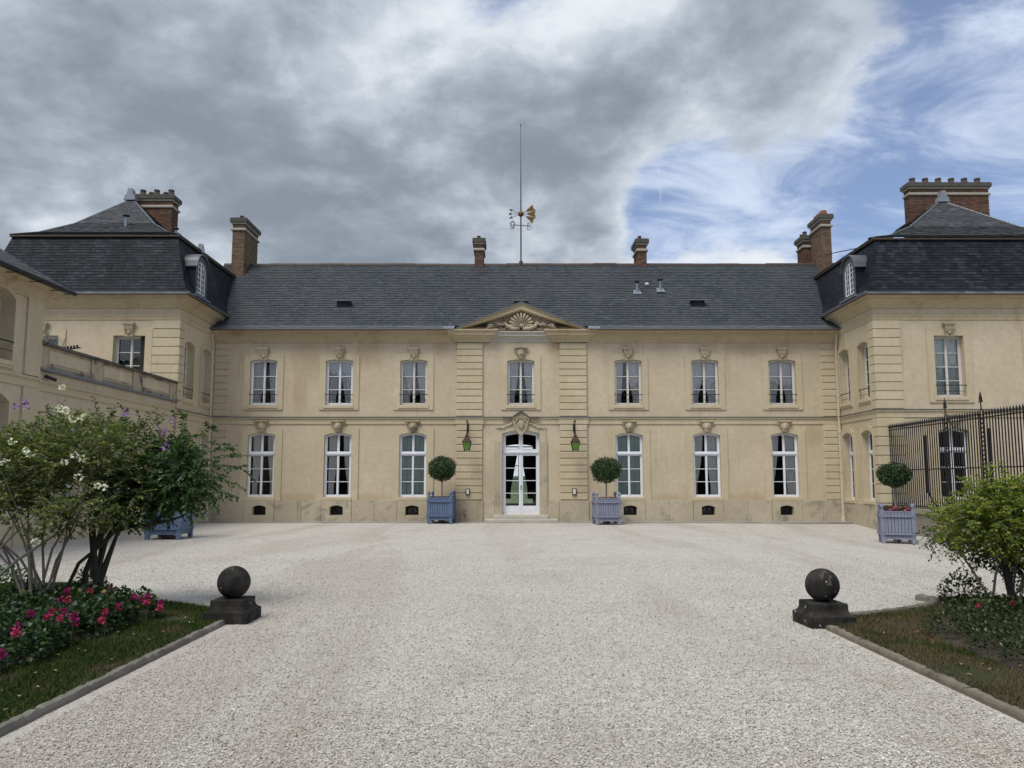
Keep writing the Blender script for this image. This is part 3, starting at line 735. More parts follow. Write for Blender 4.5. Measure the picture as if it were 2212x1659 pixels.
cl = [[(-.72, -.04, -.58, 2.6, 5, V, 0), (.96, .34, .76, 2.2, 4, V, 1)], [(-.76, -.02, -.50, 2.2, 5, V, 1), (.96, .34, .86, 2.0, 4, V, 2)], 'shutter', None, 'shutter', [(-.96, -.18, -.88, 1.7, 4, V, 2), (.96, .05, .48, 2.2, 6, V, 0)], [(-.96, -.28, -.92, 1.6, 4, V, 1), (.96, .05, .36, 2.1, 6, V, 3)]]
for i, x in enumerate(WX):
    window(main, T(x, FY, 4.83), 1.14, 1.86, .07, 3, None, .11, M_white if i < 2 else M_oldwhite, cu[i], (.26, -.20, True), 'corbel' if i != 3 else 'mask', .42)
    if i != 3:
        window(main, T(x, FY, 1.01), 1.13, 2.55, .11, 3, 1.74, .10, M_white, cl[i], (.30, -.13, False), 'mask')
        v = window(main, T(x, FY, .27), .55, .33, .07, 1, None, .20, M_iron, None, None, None, None, False, True, 'cellar_vent')
        gr_ = MB()
        for q in range(5): gr_.box(-.24 + q * .12 - .006, -.24 + q * .12 + .006, .10, .115, 0, .38)
        gr_.box(-.27, .27, .118, .13, .15, .162); part('grille', gr_, M_iron, v, T(x, FY, .27))
for i, c in ((0, M_curt_br), (1, M_brownroom)):      # brown lining curtains at the left edge of two windows
    x = WX[i]; part('lining_curtain', curtain_mesh(-.55, -.38, -.40, 2.4, 1., 3, M_brownroom, .4), None, main, T(x, FY + .45, 1.05))

# cornice, string course, plinth
PA, PB = (-2.32, -1.23), (1.99, 3.13)
part('cornice', extr([(XL - .3, FY), (PA[0] - .05, FY)], at_z(CORN, ZC)), M_cornice, main)
part('cornice', extr([(PB[1] + .05, FY), (XR + .3, FY)], at_z(CORN, ZC)), M_cornice, main)
part('cornice', extr([(PA[1] + .25, FY), (PB[0] - .25, FY)], at_z([(a * .75, b * .86) for a, b in CORN], ZC + .02)), M_step, main)
for a, b in (PA, PB):
    part('cornice', extr([(a - .05, FY + .02), (a - .05, FY - .10), (b + (.25 if a < 0 else .05), FY - .10), (b + (.25 if a < 0 else .05), FY + .02)] if a < 0 else [(a - .25, FY + .02), (a - .25, FY - .10), (b + .05, FY - .10), (b + .05, FY + .02)], at_z([(q, z) for q, z in CORN], ZC + .003)), M_cornice, main)
segs = [(XL, PA[0] - .001), (PA[1] + .001, -.35), (1.09, PB[0] - .001), (PB[1] + .001, XR)]
for a, b in segs: part('string_course', extr([(a, FY), (b, FY)], at_z(STRG, ZS)), M_stone, main); part('string_flashing', MB().box(a, b, FY - .115, FY + .0, ZS + .285, ZS + .305), M_lead, main)
for a, b in (PA, PB):
    part('string_course', extr([(a - .03, FY + .02), (a - .03, FY - .09), (b + .03, FY - .09), (b + .03, FY + .02)], at_z([(q * .6, z) for q, z in STRG], ZS)), M_stone, main)
    part('string_flashing', MB().box(a - .09, b + .09, FY - .17, FY + .0, ZS + .2901, ZS + .31), M_lead, main)
    pl = part('pilaster', MB().box(a + .012, b - .012, FY - .05, FY + .002, ZP, ZC), M_cornice, main)
    blocks(pl, 'rusticated_block', a, b, ZP + .01, ZS - .004, 11, .095, M_stone, MF); blocks(pl, 'rusticated_block', a, b, ZS + .312, ZC - .01, 11, .095, M_stone, MF)
    part('pilaster_base', MB().box(a - .03, b + .03, FY - .12, FY + .0, -.05, ZP - .004), M_stained if a < 0 else M_plinth, main)
for a, b in ((XL + .08, XL + .70), (XR - .70, XR - .02)):
    qn = part('quoin', MB().box(a + .01, b - .01, FY - .008, FY + .002, ZP, ZC), M_stone, main)
    blocks(qn, 'quoin_block', a, b, ZP + .01, ZS - .002, 11, .04, M_stone, MF); blocks(qn, 'quoin_block', a, b, ZS + .312, ZC - .004, 11, .04, M_stone, MF)
pp = part('plinth', MB().box(XL, -.45, FY - .01, FY - .001, -.1, .02).box(1.18, XR, FY - .01, FY - .001, -.1, .02), M_plinth, main)
r_ = random.Random(4); edges = []
def plinth_run(a, b):
    vents = [x for x in WX if a < x < b and x != .37]; cur = a
    for vx in vents + [None]:
        end = vx - .62 if vx is not None else b
        n = max(1, round((end - cur) / 1.05)); 
        for i in range(n):
            s, e = cur + (end - cur) * i / n, cur + (end - cur) * (i + 1) / n
            part('plinth_stone', MB().box(s + .004, e - .004, FY - .05 - r_.uniform(0, .006), FY - .0105, -.05, ZP - .002, ch=.008), M_plinth, pp)
        if vx is not None:
            o = wall_mb(vx - .615, vx + .615, -.05, ZP + .0, [(vx - .275, vx + .275, .27, .60, .07)], .07)
            part('vent_stone', o, M_plinth, pp, T(0, FY - .068, 0)); cur = vx + .62
plinth_run(XL, PA[0] - .03); plinth_run(PB[1] + .03, XR)
for a, b in ((PA[1] + .03, -.72), (1.46, PB[0] - .03)): part('plinth_stone', MB().box(a + .004, b - .004, FY - .05, FY - .0105, -.05, ZP - .002, ch=.008), M_plinth, pp)

# entrance door, steps, cartouche
dx = .37
dr = window(main, T(dx, FY, .29), 1.55, 3.35, .13, 4, 2.52, .16, M_white, None, (.26, -.29, False), None, None, False, False, 'entrance_door', None, True)
hn = MB(); hn.box(-.012, .012, .118, .128, 1.02, 1.2); hn.tube([(0, .11, 1.15), (0, .075, 1.15), (.07, .07, 1.145)], .009, 6); part('door_handle', hn, M_iron, dr, T(dx, FY, .29))
st = MB(); part('door_jamb', MB().box(dx - 1.09, dx - .775 - .002, FY - .062, FY - .0455, .0, 3.30).box(dx + .777, dx + 1.09, FY - .062, FY - .0455, .0, 3.30), M_plinth, main)
sp_ = part('door_steps', MB().box(dx - 1.12, dx + 1.12, FY - .40, FY + .02, .132, .285, ch=.012), M_step, main)
for a, b in ((-1.45, -.02), (.02, 1.45)): part('step_stone', MB().box(dx + a - .016, dx + b + .016, FY - .78, FY - .05, -.05, .13, ch=.012), M_step, sp_)
def cartouche():
    mb = MB()
    mb.prism([(-.26, .10), (-.30, .32), (-.24, .55), (0, .70), (.24, .55), (.30, .32), (.26, .10), (.10, -.10), (0, -.16), (-.10, -.10)], -.07, 0)
    mb.sphere((0, -.08, .27), (.15, .06, .19), 14, 9)
    for sx in (-1, 1):
        pts = [(sx * (.10 + .17 * math.sin(t * 3.0)), -.09, .58 - .62 * t) for t in [i / 11 for i in range(12)]]; mb.tube(pts, [.045 - .02 * i / 11 for i in range(12)], 7)
        pts = []
        for i in range(15):
            a = i / 14 * 2.1 * math.pi; rr = .10 * (1 - i / 19); pts.append((sx * (.19 + rr * math.cos(a)), -.10, .50 + rr * math.sin(a)))
        mb.tube(pts, [.032 * (1 - i / 30) for i in range(15)], 6)
        mb.tube([(sx * .34, -.09, .52), (sx * .28, -.09, .35), (sx * .24, -.09, .18), (sx * .08, -.09, -.08)], [.03, .045, .04, .02], 6)
    mb.tube([(-.1, -.14, .36), (-.09, -.15, .22), (0, -.15, .12), (.09, -.15, .22), (.1, -.14, .36)], .018, 5)
    for x, z in ((-.06, -.1), (.06, -.1), (0, -.17)): mb.sphere((x, -.09, z), (.045, .04, .06), 7, 5)
    return mb
ct = part('cartouche', cartouche(), M_carve, main, T(dx, FY - .03, 3.72))
for sx in (-1, 1):
    mb = MB(); r2 = random.Random(5 + sx)
    for i in range(26):
        t = i / 25; mb.sphere((sx * (.34 + .60 * t) + r2.uniform(-.02, .02), -.05 + r2.uniform(-.02, .02), .36 - .22 * t - .05 * math.sin(t * 3) + r2.uniform(-.03, .03)), r2.uniform(.022, .05) * (1.1 - .5 * t), 6, 4)
    for i in range(4): mb.sphere((sx * (.90 + .05 * i), -.03, .14 + .02 * (i % 2)), (.05, .02, .02), 6, 4)
    part('carved_garland', mb, M_carvepale, ct, T(dx, FY - .03, 3.72))
hd = MB(); hd.prism([(-.78, 0), (-.36, 0), (0, .26), (.36, 0), (.78, 0), (.78, .02), (.36, .02), (0, .285), (-.36, .02), (-.78, .02)], -.20, 0); part('door_hood_flashing', hd, M_lead, main, T(dx, FY, ZS + .285))
hs = MB(); hs.prism([(-.36, -.06), (.36, -.06), (.36, 0), (0, .26), (-.36, 0)], -.13, 0); part('door_hood', hs, M_carve, main, T(dx, FY, ZS + .283))

# pediment
pd = part('pediment', MB().prism([(-2.55, 7.96), (2.55, 7.96), (0, 8.98)], -.06, .25, M=T(.385, FY, 0)), M_carve, main)
rk = MB()
for sx in (-1, 1):
    for (o0, o1, yo) in ((0, .20, -.36), (.20, .25, -.42), (-.05, 0, -.28)):
        a = math.atan2(1.07, 2.72); n = Vector((-math.sin(a), math.cos(a))) ; L0 = Vector((-2.66, 7.97)); L1 = Vector((0, 9.07))
        d = (L1 - L0).normalized(); n = Vector((-d.y, d.x))
        base = -.22
        def at_(o, x):      # point on the offset line at x
            p = L0 + n * (o + base + .0); s_ = (x - p.x) / d.x; return (x, p.y + d.y * s_)
        xl = -2.64
        def clipz(q): return q
        poly = [at_(o0, xl), at_(o0, 0), at_(o1, 0), at_(o1, xl)]
        poly = [(x * -sx if sx > 0 else x, max(z, 7.955)) for x, z in poly]
        rk.prism(poly, yo, -.055, M=T(.385, FY, 0))
part('raking_cornice', rk, M_cornice, pd)
rl = MB()
for sx in (-1, 1):
    p0 = (sx * -2.72, 7.99); p1 = (0, 9.115); rl.prism([(p0[0], p0[1]), (p1[0], p1[1]), (p1[0], p1[1] + .025), (p0[0], p0[1] + .025)], -.47, .9, M=T(.385, FY, 0))
part('pediment_flashing', rl, M_lead, pd)
sh = MB(); cz = 8.16
for i in range(13):
    a = RD(-18 + i * 216 / 12); L = .46 + .06 * math.sin(math.pi * i / 12)
    d = Vector((math.cos(a), 0, math.sin(a)))
    sh.tube([(0 + d.x * .08, -.09, cz + d.z * .08), (d.x * L * .55, -.14, cz + d.z * L * .55), (d.x * L * .88, -.13, cz + d.z * L * .88), (d.x * L, -.07, cz + d.z * L)], [.018, .040, .058, .022], 7)
sh.sphere((0, -.10, cz), (.09, .07, .08), 10, 6)
part('carved_shell', sh, M_carve, pd, T(.385, FY - .03, 0) @ Matrix.Translation((0, 0, cz)) @ Matrix.Diagonal((1.1, 1.5, 1.12, 1)) @ Matrix.Translation((0, 0, -cz)))
def garl(sx):
    mb = MB(); r2 = random.Random(8)
    pts = []
    for i in range(16):
        a = i / 15 * 2.3 * math.pi; rr = .105 * (1 - i / 19); pts.append((sx * (.17 + rr * math.cos(a + 1.5)), -.11, cz - .05 + rr * math.sin(a + 1.5)))
    mb.tube(pts, [.03 * (1 - i / 32) for i in range(16)], 6)
    mb.tube([(sx * .06, -.10, cz - .12), (sx * .28, -.11, cz - .13), (sx * .52, -.10, cz - .02), (sx * .66, -.08, cz + .14)], [.05, .075, .07, .03], 7)
    for i in range(34): mb.sphere((sx * r2.gauss(.82, .10), -.07, cz + .04 + r2.gauss(0, .085)), r2.uniform(.025, .048), 6, 4)
    for i in range(9):
        t = i / 8; c = Vector((sx * (.46 + .14 * math.sin(t * 2)), -.06, cz + .02 + .36 * t)); mb.sphere((c.x + sx * .03 * (i % 2), c.y, c.z), (.05, .02, .032), 6, 4)
    for i in range(6):
        a = -.25 + i * .20; mb.tube([(sx * .92, -.05, cz), (sx * (1.08 + .12 * math.cos(a)), -.08, cz + .10 * math.sin(a) - .01), (sx * (1.05 + .34 * math.cos(a)), -.04, cz - .10 + .22 * math.sin(a))], [.035, .05, .012], 6)
    for i in range(10): mb.sphere((sx * r2.gauss(.72, .10), -.07, cz - .12 + r2.gauss(0, .025)), r2.uniform(.02, .035), 6, 4)
    return mb
MC = T(.385, FY - .03, 0) @ Matrix.Translation((0, 0, cz)) @ Matrix.Diagonal((1.12, 1.7, 1.15, 1)) @ Matrix.Translation((0, 0, -cz))
for sx in (-1, 1): part('carved_garland', garl(sx), M_carve, pd, MC)
cr = MB(); r2 = random.Random(3)
for i in range(20):
    a = RD(20 + i * 140 / 19); cr.sphere((.52 * math.cos(a), -.09, cz + .56 * math.sin(a) + .01), r2.uniform(.03, .05), 6, 4)
part('carved_wreath', cr, M_carve, pd, T(.385, FY - .03, .02))

# main roof
EY, EZ, RY, RZ = 31.45, 8.03, 36., 12.0
mr = MB(); X0, X1 = XL - 1.2, XR + 1.2
mr.quad((X0, EY + .35, 8.12), (X1, EY + .35, 8.12), (X1, RY, RZ), (X0, RY, RZ)); mr.quad((X0, RY, RZ), (X1, RY, RZ), (X1, 40.6, 7.9), (X0, 40.6, 7.9))
roof = part('roof', mr, M_slate, main)
slates(roof, M_slate, (X0, EY + .33, 8.13), (X1, EY + .33, 8.13), (X1, RY - .02, RZ - .03), (X0, RY - .02, RZ - .03), .155, .215, 300, seed=5)
for xa_, xb_ in ((XL - .1, PA[0] - .08), (PB[1] + .04, XR + .1)):
    part('eave_flashing', MB().add([(xa_, EY - .03, 7.975), (xb_, EY - .03, 7.975), (xb_, EY + .37, 8.17), (xa_, EY + .37, 8.17), (xa_, EY - .03, 7.945), (xb_, EY - .03, 7.945), (xa_, EY + .37, 8.06), (xb_, EY + .37, 8.06)], [(0, 1, 2, 3), (0, 4, 5, 1), (4, 6, 7, 5)]), M_lead, roof)
slates(roof, M_slate_gr, (XL - .05, EY - .02, 7.982), (PA[0] - .55, EY - .02, 7.982), (PA[0] - .55, EY + .30, 8.14), (XL - .05, EY + .30, 8.14), .12, .3, 0, .008, 9)
slates(roof, M_slate_gr, (PB[1] + .55, EY - .02, 7.982), (XR + .05, EY - .02, 7.982), (XR + .05, EY + .30, 8.14), (PB[1] + .55, EY + .30, 8.14), .12, .3, 0, .008, 10)
part('gutter', MB().box(XL - .05, PA[0] - .4, EY - .04, EY + .02, 7.91, 7.94).box(PB[1] + .4, XR + .05, EY - .04, EY + .02, 7.91, 7.94), M_rust, roof)
part('eave_soffit', MB().box(XL - .05, PA[0] - .42, EY + .021, FY + .1, 7.962, 7.972).box(PB[1] + .42, XR + .05, EY + .021, FY + .1, 7.962, 7.972), M_rust, roof)
rg = MB(); x = X0
r2 = random.Random(2)
rcap = part('ridge', MB().box(X0, X1, RY - .05, RY + .05, RZ - .06, RZ + .012), M_lead, roof)
while x < X1:
    l = r2.uniform(.9, 1.3); part('ridge_tile', MB().prism([(-.09, -.05), (.09, -.05), (.05, .045), (-.05, .045)], 0, l - .01, M=Matrix.Rotation(RD(-90), 4, 'Z')), M_rust, rcap, T(x, RY, RZ + .012 * math.sin(x * .55) + r2.uniform(-.012, .012))); x += l
# roof ventilators
def hood(x, z, lab=None):
    y = EY + .35 + (z - 8.12) * (RY - EY - .35) / (RZ - 8.12)
    a = math.atan2(RZ - 8.12, RY - EY - .35)
    h = part('roof_vent', MB().prism([(-.20, -.16), (.20, -.16), (.24, .16), (-.24, .16)], -.05, .45), M_shutter_dk, roof, T(x, y - .12, z))
    part('vent_hood', MB().add([(-.40, -.30, .15), (.40, -.30, .15), (.30, .15, .21), (-.30, .15, .21), (-.40, -.30, .13), (.40, -.30, .13), (.30, .15, .17), (-.30, .15, .17)], [(0, 1, 2, 3), (4, 7, 6, 5), (0, 4, 5, 1), (1, 5, 6, 2), (3, 2, 6, 7), (0, 3, 7, 4)]), M_zinc, h, T(x, y - .02, z))
    part('vent_apron', MB().add([(-.40, -.36, -.26), (.40, -.36, -.26), (.24, -.12, -.13), (-.24, -.12, -.13), (-.40, -.32, -.30), (.40, -.32, -.30)], [(0, 1, 2, 3), (0, 4, 5, 1)]), M_zinc, h, T(x, y, z))
    part('vent_cheek', MB().prism([(-.23, -.15), (-.19, -.15), (-.225, .15), (-.27, .15)], -.06, .4).prism([(.19, -.15), (.23, -.15), (.27, .15), (.225, .15)], -.06, .4), M_slate_dk, h, T(x, y - .12, z))
for x, z in ((-7.37, 9.34), (8.14, 9.38), (.39, 9.33)): hood(x, z)
def stack(bld, x, y, z, h, r=.055):
    p = part('vent_pipe', MB().tube([(0, 0, -.1), (0, 0, h)], r, 10), M_zinc, bld, T(x, y, z)); part('pipe_cowl', MB().lathe([(r * .9, h - .04), (r * 2.3, h + .02), (r * 2.3, h + .04), (r * .6, h + .09)], n=10), M_iron, p, T(x, y, z))
    part('pipe_flashing', MB().add([(-.2, -.12, -.06), (.2, -.12, -.06), (.14, .14, .17), (-.14, .14, .17)], [(0, 1, 2, 3)]).add([(-.2, -.12, -.06), (.2, -.12, -.06), (.2, -.12, -.09), (-.2, -.12, -.09)], [(0, 1, 2, 3)]), M_zinc, p, T(x, y, z))
stack(main, 5.62, 33.85, 10.08, .48); stack(main, 6.69, 33.95, 10.2, .48)
part('roof_bracket', MB().sphere((6.15, 34.3, 10.6), (.10, .05, .07), 8, 5), M_oldwhite, main)
# chimneys of the main house
chimney(main, -13.14, -12.56, 35.15, 37.0, 10.9, 14.0, M_brick_br, M_mortar, [(-12.85, 35.5, .22, .10), (-12.85, 36.1, .12, .10), (-12.85, 36.5, .2, .09)], M_pot, label='tall brown brick chimney at the left end of the long roof', seed=3)
chimney(main, 14.54, 15.01, 35.15, 36.4, 10.9, 14.18, M_brick_br, M_mortar, [(14.77, 35.5, .25, .17), (14.77, 36.05, .25, .17)], M_pot_or, label='tall brown brick chimney with orange clay tops', potkind='wedge', seed=4)
chimney(main, 14.23, 14.66, 36.6, 37.4, 11.2, 13.62, M_brick, M_mortar, [(14.40, 36.8, .25, .11), (14.38, 37.15, .22, .10)], label='lower red brick chimney behind the ridge', seed=5)
chimney(main, -1.78, -1.37, 35.8, 36.9, 11.7, 13.23, M_brick, M_mortar, [(-1.6, 36.1, .20, .10)], label='small brick chimney on the ridge left of the weathervane', seed=6)
chimney(main, 5.99, 6.43, 35.8, 36.9, 11.7, 13.20, M_brick, M_mortar, [(6.15, 36.1, .22, .10)], label='small brick chimney on the ridge right of the weathervane', seed=7)
# downpipes
for x in (XL + .03, XR - .08):
    dp_ = part('downpipe', MB().tube([(x, FY - .13, -.02), (x, FY - .13, ZC - .12), (x, FY - .30, ZC + .35)], .062, 10), M_pipe, main)
    for z in (.35, 2.1, 3.7, 5.2, 6.6): part('pipe_collar', MB().lathe([(.08, -.05), (.08, .05)], (x, FY - .13, z), 10), M_pipe, dp_)
    part('pipe_foot', MB().lathe([(.11, 0), (.10, .22), (.085, .30)], (x, FY - .13, -.02), 10), M_pipe if x > 0 else M_pipe, dp_)
part('drain_cover', MB().box(XL - .42, XL - .24, FY - 1.4, FY - 1.22, 0, .75), M_oldwhite, main)
# hall seen through the door
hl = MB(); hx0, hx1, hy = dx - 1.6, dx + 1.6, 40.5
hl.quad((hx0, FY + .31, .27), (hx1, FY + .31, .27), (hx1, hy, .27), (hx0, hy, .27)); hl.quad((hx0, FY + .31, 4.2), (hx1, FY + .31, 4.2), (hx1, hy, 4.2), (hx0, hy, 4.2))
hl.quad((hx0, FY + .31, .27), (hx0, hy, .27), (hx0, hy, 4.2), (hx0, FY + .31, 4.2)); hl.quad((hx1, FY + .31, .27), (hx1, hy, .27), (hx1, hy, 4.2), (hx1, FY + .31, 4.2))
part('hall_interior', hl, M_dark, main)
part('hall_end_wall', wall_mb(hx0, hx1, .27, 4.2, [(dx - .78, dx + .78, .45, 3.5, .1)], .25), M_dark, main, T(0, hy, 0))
gw = MB(); ring(gw, -.78, .78, .45, lambda x: 3.5, .06, .1, .16); gw.box(-.04, .04, .1, .16, .5, 3.5)
for z in (1.05, 1.75, 2.45): gw.box(-.72, .72, .11, .15, z, z + .04)
part('garden_window', gw, M_shutter_dk, main, T(dx, hy, 0))
for sx in (-1, 1): part('curtain', curtain_mesh(sx * .95, sx * .02, sx * .52, 2.6, .95, 4, M_curt_dk, sx), None, main, T(dx, hy - .2, .75))
part('rear_wall', MB().quad((XL, 40.8, -.3), (dx - 1.7, 40.8, -.3), (dx - 1.7, 40.8, 7.9), (XL, 40.8, 7.9)).quad((dx + 1.7, 40.8, -.3), (XR, 40.8, -.3), (XR, 40.8, 7.9), (dx + 1.7, 40.8, 7.9)).quad((dx - 1.7, 40.8, 4.15), (dx + 1.7, 40.8, 4.15), (dx + 1.7, 40.8, 7.9), (dx - 1.7, 40.8, 7.9)), M_stucco, main)

# ------------------------------------------------------------------ PAVILIONS
PY = 28.65
def mansard(bld, xs, inner, zb, bx0, bx1, apex, hipz, seed, ridge_back=38.):
    """steep slated skirt round the pavilion and a low hipped roof over it. xs: wall corner x (side facing the court), inner=+1 if court lies at +x"""
    far = bx0 if inner > 0 else bx1; near = xs
    prof = [(.50, 8.62), (.30, 8.86), (.12, 9.25), (-.06, 9.85), (-.42, hipz)]      # (out from wall, z)
    P = lambda o, y=None: Vector((near + inner * o, PY - o, 0))
    roof = part('roof', MB(), M_slate_dk, bld)
    deck = MB(); YB = 38.
    for i in range(4):
        (o0, z0), (o1, z1) = prof[i], prof[i + 1]; ex0, ex1 = far - inner * (o0 + .45), far - inner * (o1 + .45)
        f = lambda o, z, e: [(e, PY - o, z), (near + inner * o, PY - o, z)]
        a, b = (ex0, PY - o0, z0), (near + inner * o0, PY - o0, z0); c, d = (near + inner * o1, PY - o1, z1), (ex1, PY - o1, z1)
        a2, b2 = (near + inner * o0, PY - o0, z0), (near + inner * o0, YB, z0); c2, d2 = (near + inner * o1, YB, z1), (near + inner * o1, PY - o1, z1)
        e = .012
        deck.quad(a, b, c, d); deck.quad(a2, b2, c2, d2); deck.quad((ex0, YB, z0), a, d, (ex1, YB, z1))
        if i == 0:
            slates(roof, M_slate_gr, a if inner > 0 else b, b if inner > 0 else a, c if inner > 0 else d, d if inner > 0 else c, .16, .42, 0, .01, seed + 20)
            slates(roof, M_slate, a2, (b2[0], 34, b2[2]), (c2[0], 34, c2[2]), d2, .12, .25, 0, .01, seed + 21)
        else:
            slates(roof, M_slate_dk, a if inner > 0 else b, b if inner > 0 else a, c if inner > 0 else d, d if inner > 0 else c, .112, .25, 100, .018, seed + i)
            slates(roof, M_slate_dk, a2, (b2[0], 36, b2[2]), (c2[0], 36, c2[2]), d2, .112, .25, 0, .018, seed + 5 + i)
    roof.data = deck.mesh('roof', M_slate_dk)
    # lip where the slopes change
    nx = near + inner * -.42; fx = far
    path = [(fx, YB), (fx, PY + .42), (nx, PY + .42), (nx, YB)] if inner > 0 else [(nx, YB), (nx, PY + .42), (fx, PY + .42), (fx, YB)]
    part('roof_lip', extr(path, [(-.05, hipz - .02), (.10, hipz - .04), (.12, hipz + .0), (.10, hipz + .03), (-.05, hipz + .05)]), M_rust, roof)
    # upper hipped roof, flared
    ax, ay, az = apex; Y0 = PY + .42 - .11; xa, xb = min(nx + inner * .11, fx - inner * .11), max(nx + inner * .11, fx - inner * .11)
    z0 = hipz + .055; ks = [(0, 0), (.22, .13), (.50, .38), (1, 1)]
    lerp = lambda a, b, t: a + (b - a) * t
    lv = [((lerp(xa, ax - .03, q), lerp(Y0, ay, q), lerp(z0, az, h_)), (lerp(xb, ax + .03, q), lerp(Y0, ay, q), lerp(z0, az, h_))) for q, h_ in ks]
    up = MB(); hr = part('upper_roof', MB(), M_slate_gr, bld)
    for i in range(3):
        (a, b), (d, c) = lv[i], lv[i + 1]; up.quad(a, b, c, d)
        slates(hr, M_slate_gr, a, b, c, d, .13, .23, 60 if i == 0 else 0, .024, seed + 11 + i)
        sa, sb = (b, (b[0], ridge_back, b[2])); sc, sd2 = (c[0], ridge_back, c[2]), c
        up.quad(sa, sb, sc, sd2); la = (a[0], ridge_back, a[2]); up.quad(la, a, d, (d[0], ridge_back, d[2]))
        if inner > 0: slates(hr, M_slate_gr, sa, (b[0], 37, b[2]), (c[0], 37, c[2]), sd2, .13, .23, 0, .024, seed + 14 + i)
        else: slates(hr, M_slate_gr, (a[0], 37, a[2]), a, d, (d[0], 37, d[2]), .13, .23, 0, .024, seed + 14 + i)
    hr.data = up.mesh('upper_roof', M_slate_gr)
    part('hip_flashing', MB().tube([q[1] for q in lv], .035, 6).tube([q[0] for q in lv], .035, 6), M_lead, hr)
    part('ridge_flashing', MB().tube([(ax, ay, az), (ax, ridge_back, az)], .06, 6), M_lead, hr)
    part('lead_finial', MB().prism([(-.26, -.10), (.26, -.10), (.20, .14), (.14, .14), (.08, .42), (-.08, .42), (-.14, .14), (-.20, .14)], -.16, .16), M_zinc, hr, T(ax, ay - .08, az))
    return roof

def dormer(roof, x, yc, inner):
    M = T(x, yc, 8.98, RD(90) * inner)      # local -y looks into the court
    hw, h = .42, .94; r = .40; n = 10
    out = [(-.55, -.10)] + [(-.55, h + .08)] + [(-.55 * math.cos(math.pi * i / n), h + .08 + .50 * math.sin(math.pi * i / n)) for i in range(1, n)] + [(.55, h + .08), (.55, -.10)]
    inn = [(-hw, 0.0)] + [(-hw, h)] + [(-hw * math.cos(math.pi * i / n), h + .36 * math.sin(math.pi * i / n)) for i in range(1, n)] + [(hw, h), (hw, 0.0)]
    mb = MB(); m = len(out)
    vs = [(a, -.08, b) for a, b in out] + [(a, -.08, b) for a, b in inn] + [(a, 1.2, b) for a, b in out] + [(a, .22, b) for a, b in inn]
    fs = []
    for i in range(m - 1): fs += [(i, i + 1, m + i + 1, m + i), (m + i, m + i + 1, 3 * m + i + 1, 3 * m + i)]
    fs += [(m - 1, 0, m, 2 * m - 1), (m, 2 * m - 1, 4 * m - 1, 3 * m)]
    mb.add(vs, fs); do = part('dormer', mb, M_hood, roof.parent, M)
    ck = MB(); ck.add(vs, [(i, 2 * m + i, 2 * m + i + 1, i + 1) for i in range(m - 1)]); part('dormer_cheeks', ck, M_slate_dk, do, M)
    hood_ = MB(); pts = [(-.66, h + .03)] + [(-.61 * math.cos(math.pi * i / n), h + .085 + .53 * math.sin(math.pi * i / n)) for i in range(n + 1)] + [(.66, h + .03)]
    for a, b in zip(pts, pts[1:]): hood_.add([(a[0], -.17, a[1]), (b[0], -.17, b[1]), (b[0], 1.2, b[1]), (a[0], 1.2, a[1]), (a[0], -.17, a[1] + .05), (b[0], -.17, b[1] + .05), (b[0], 1.2, b[1] + .05), (a[0], 1.2, a[1] + .05)], [(0, 1, 2, 3), (4, 7, 6, 5), (0, 4, 5, 1), (1, 5, 6, 2), (3, 7, 4, 0)])
    part('dormer_hood', hood_, M_hood, do, M)
    fr = MB(); tp = lambda q: h + .36 * math.sqrt(max(0, 1 - (q / hw) ** 2))
    ring(fr, -hw + .01, hw - .01, .01, tp, .04, -.06, -.01, n=10); fr.box(-.035, .035, -.065, -.01, .03, h + .33)
    for q in (-.215, .215): fr.box(q - .012, q + .012, -.05, -.02, .03, tp(q) - .03)
    for z in (.22, .44, .66, .88, 1.08): fr.box(-hw + .04 + (.08 if z > 1 else 0), hw - .04 - (.08 if z > 1 else 0), -.05, -.02, z - .012, z + .012)
    fo = part('dormer_window', fr, M_white, do, M)
    part('dormer_back', MB().box(-.55, .55, .6, .64, -.1, h + .45), M_dark, do, M)
    pl = MB().prism([(q, z) for q, z in [(-hw + .04, .04), (hw - .04, .04), (hw - .04, h)] + [((hw - .04) * math.cos(math.pi * i / n), h + .32 * math.sin(math.pi * i / n)) for i in range(1, n)] + [(-hw + .04, h)]], -.037, -.033)
    part('pane', pl, M_glass, do, M)
    part('dormer_apron', MB().box(-.70, .70, -.20, .10, -.19, -.122), M_zinc, do, M)

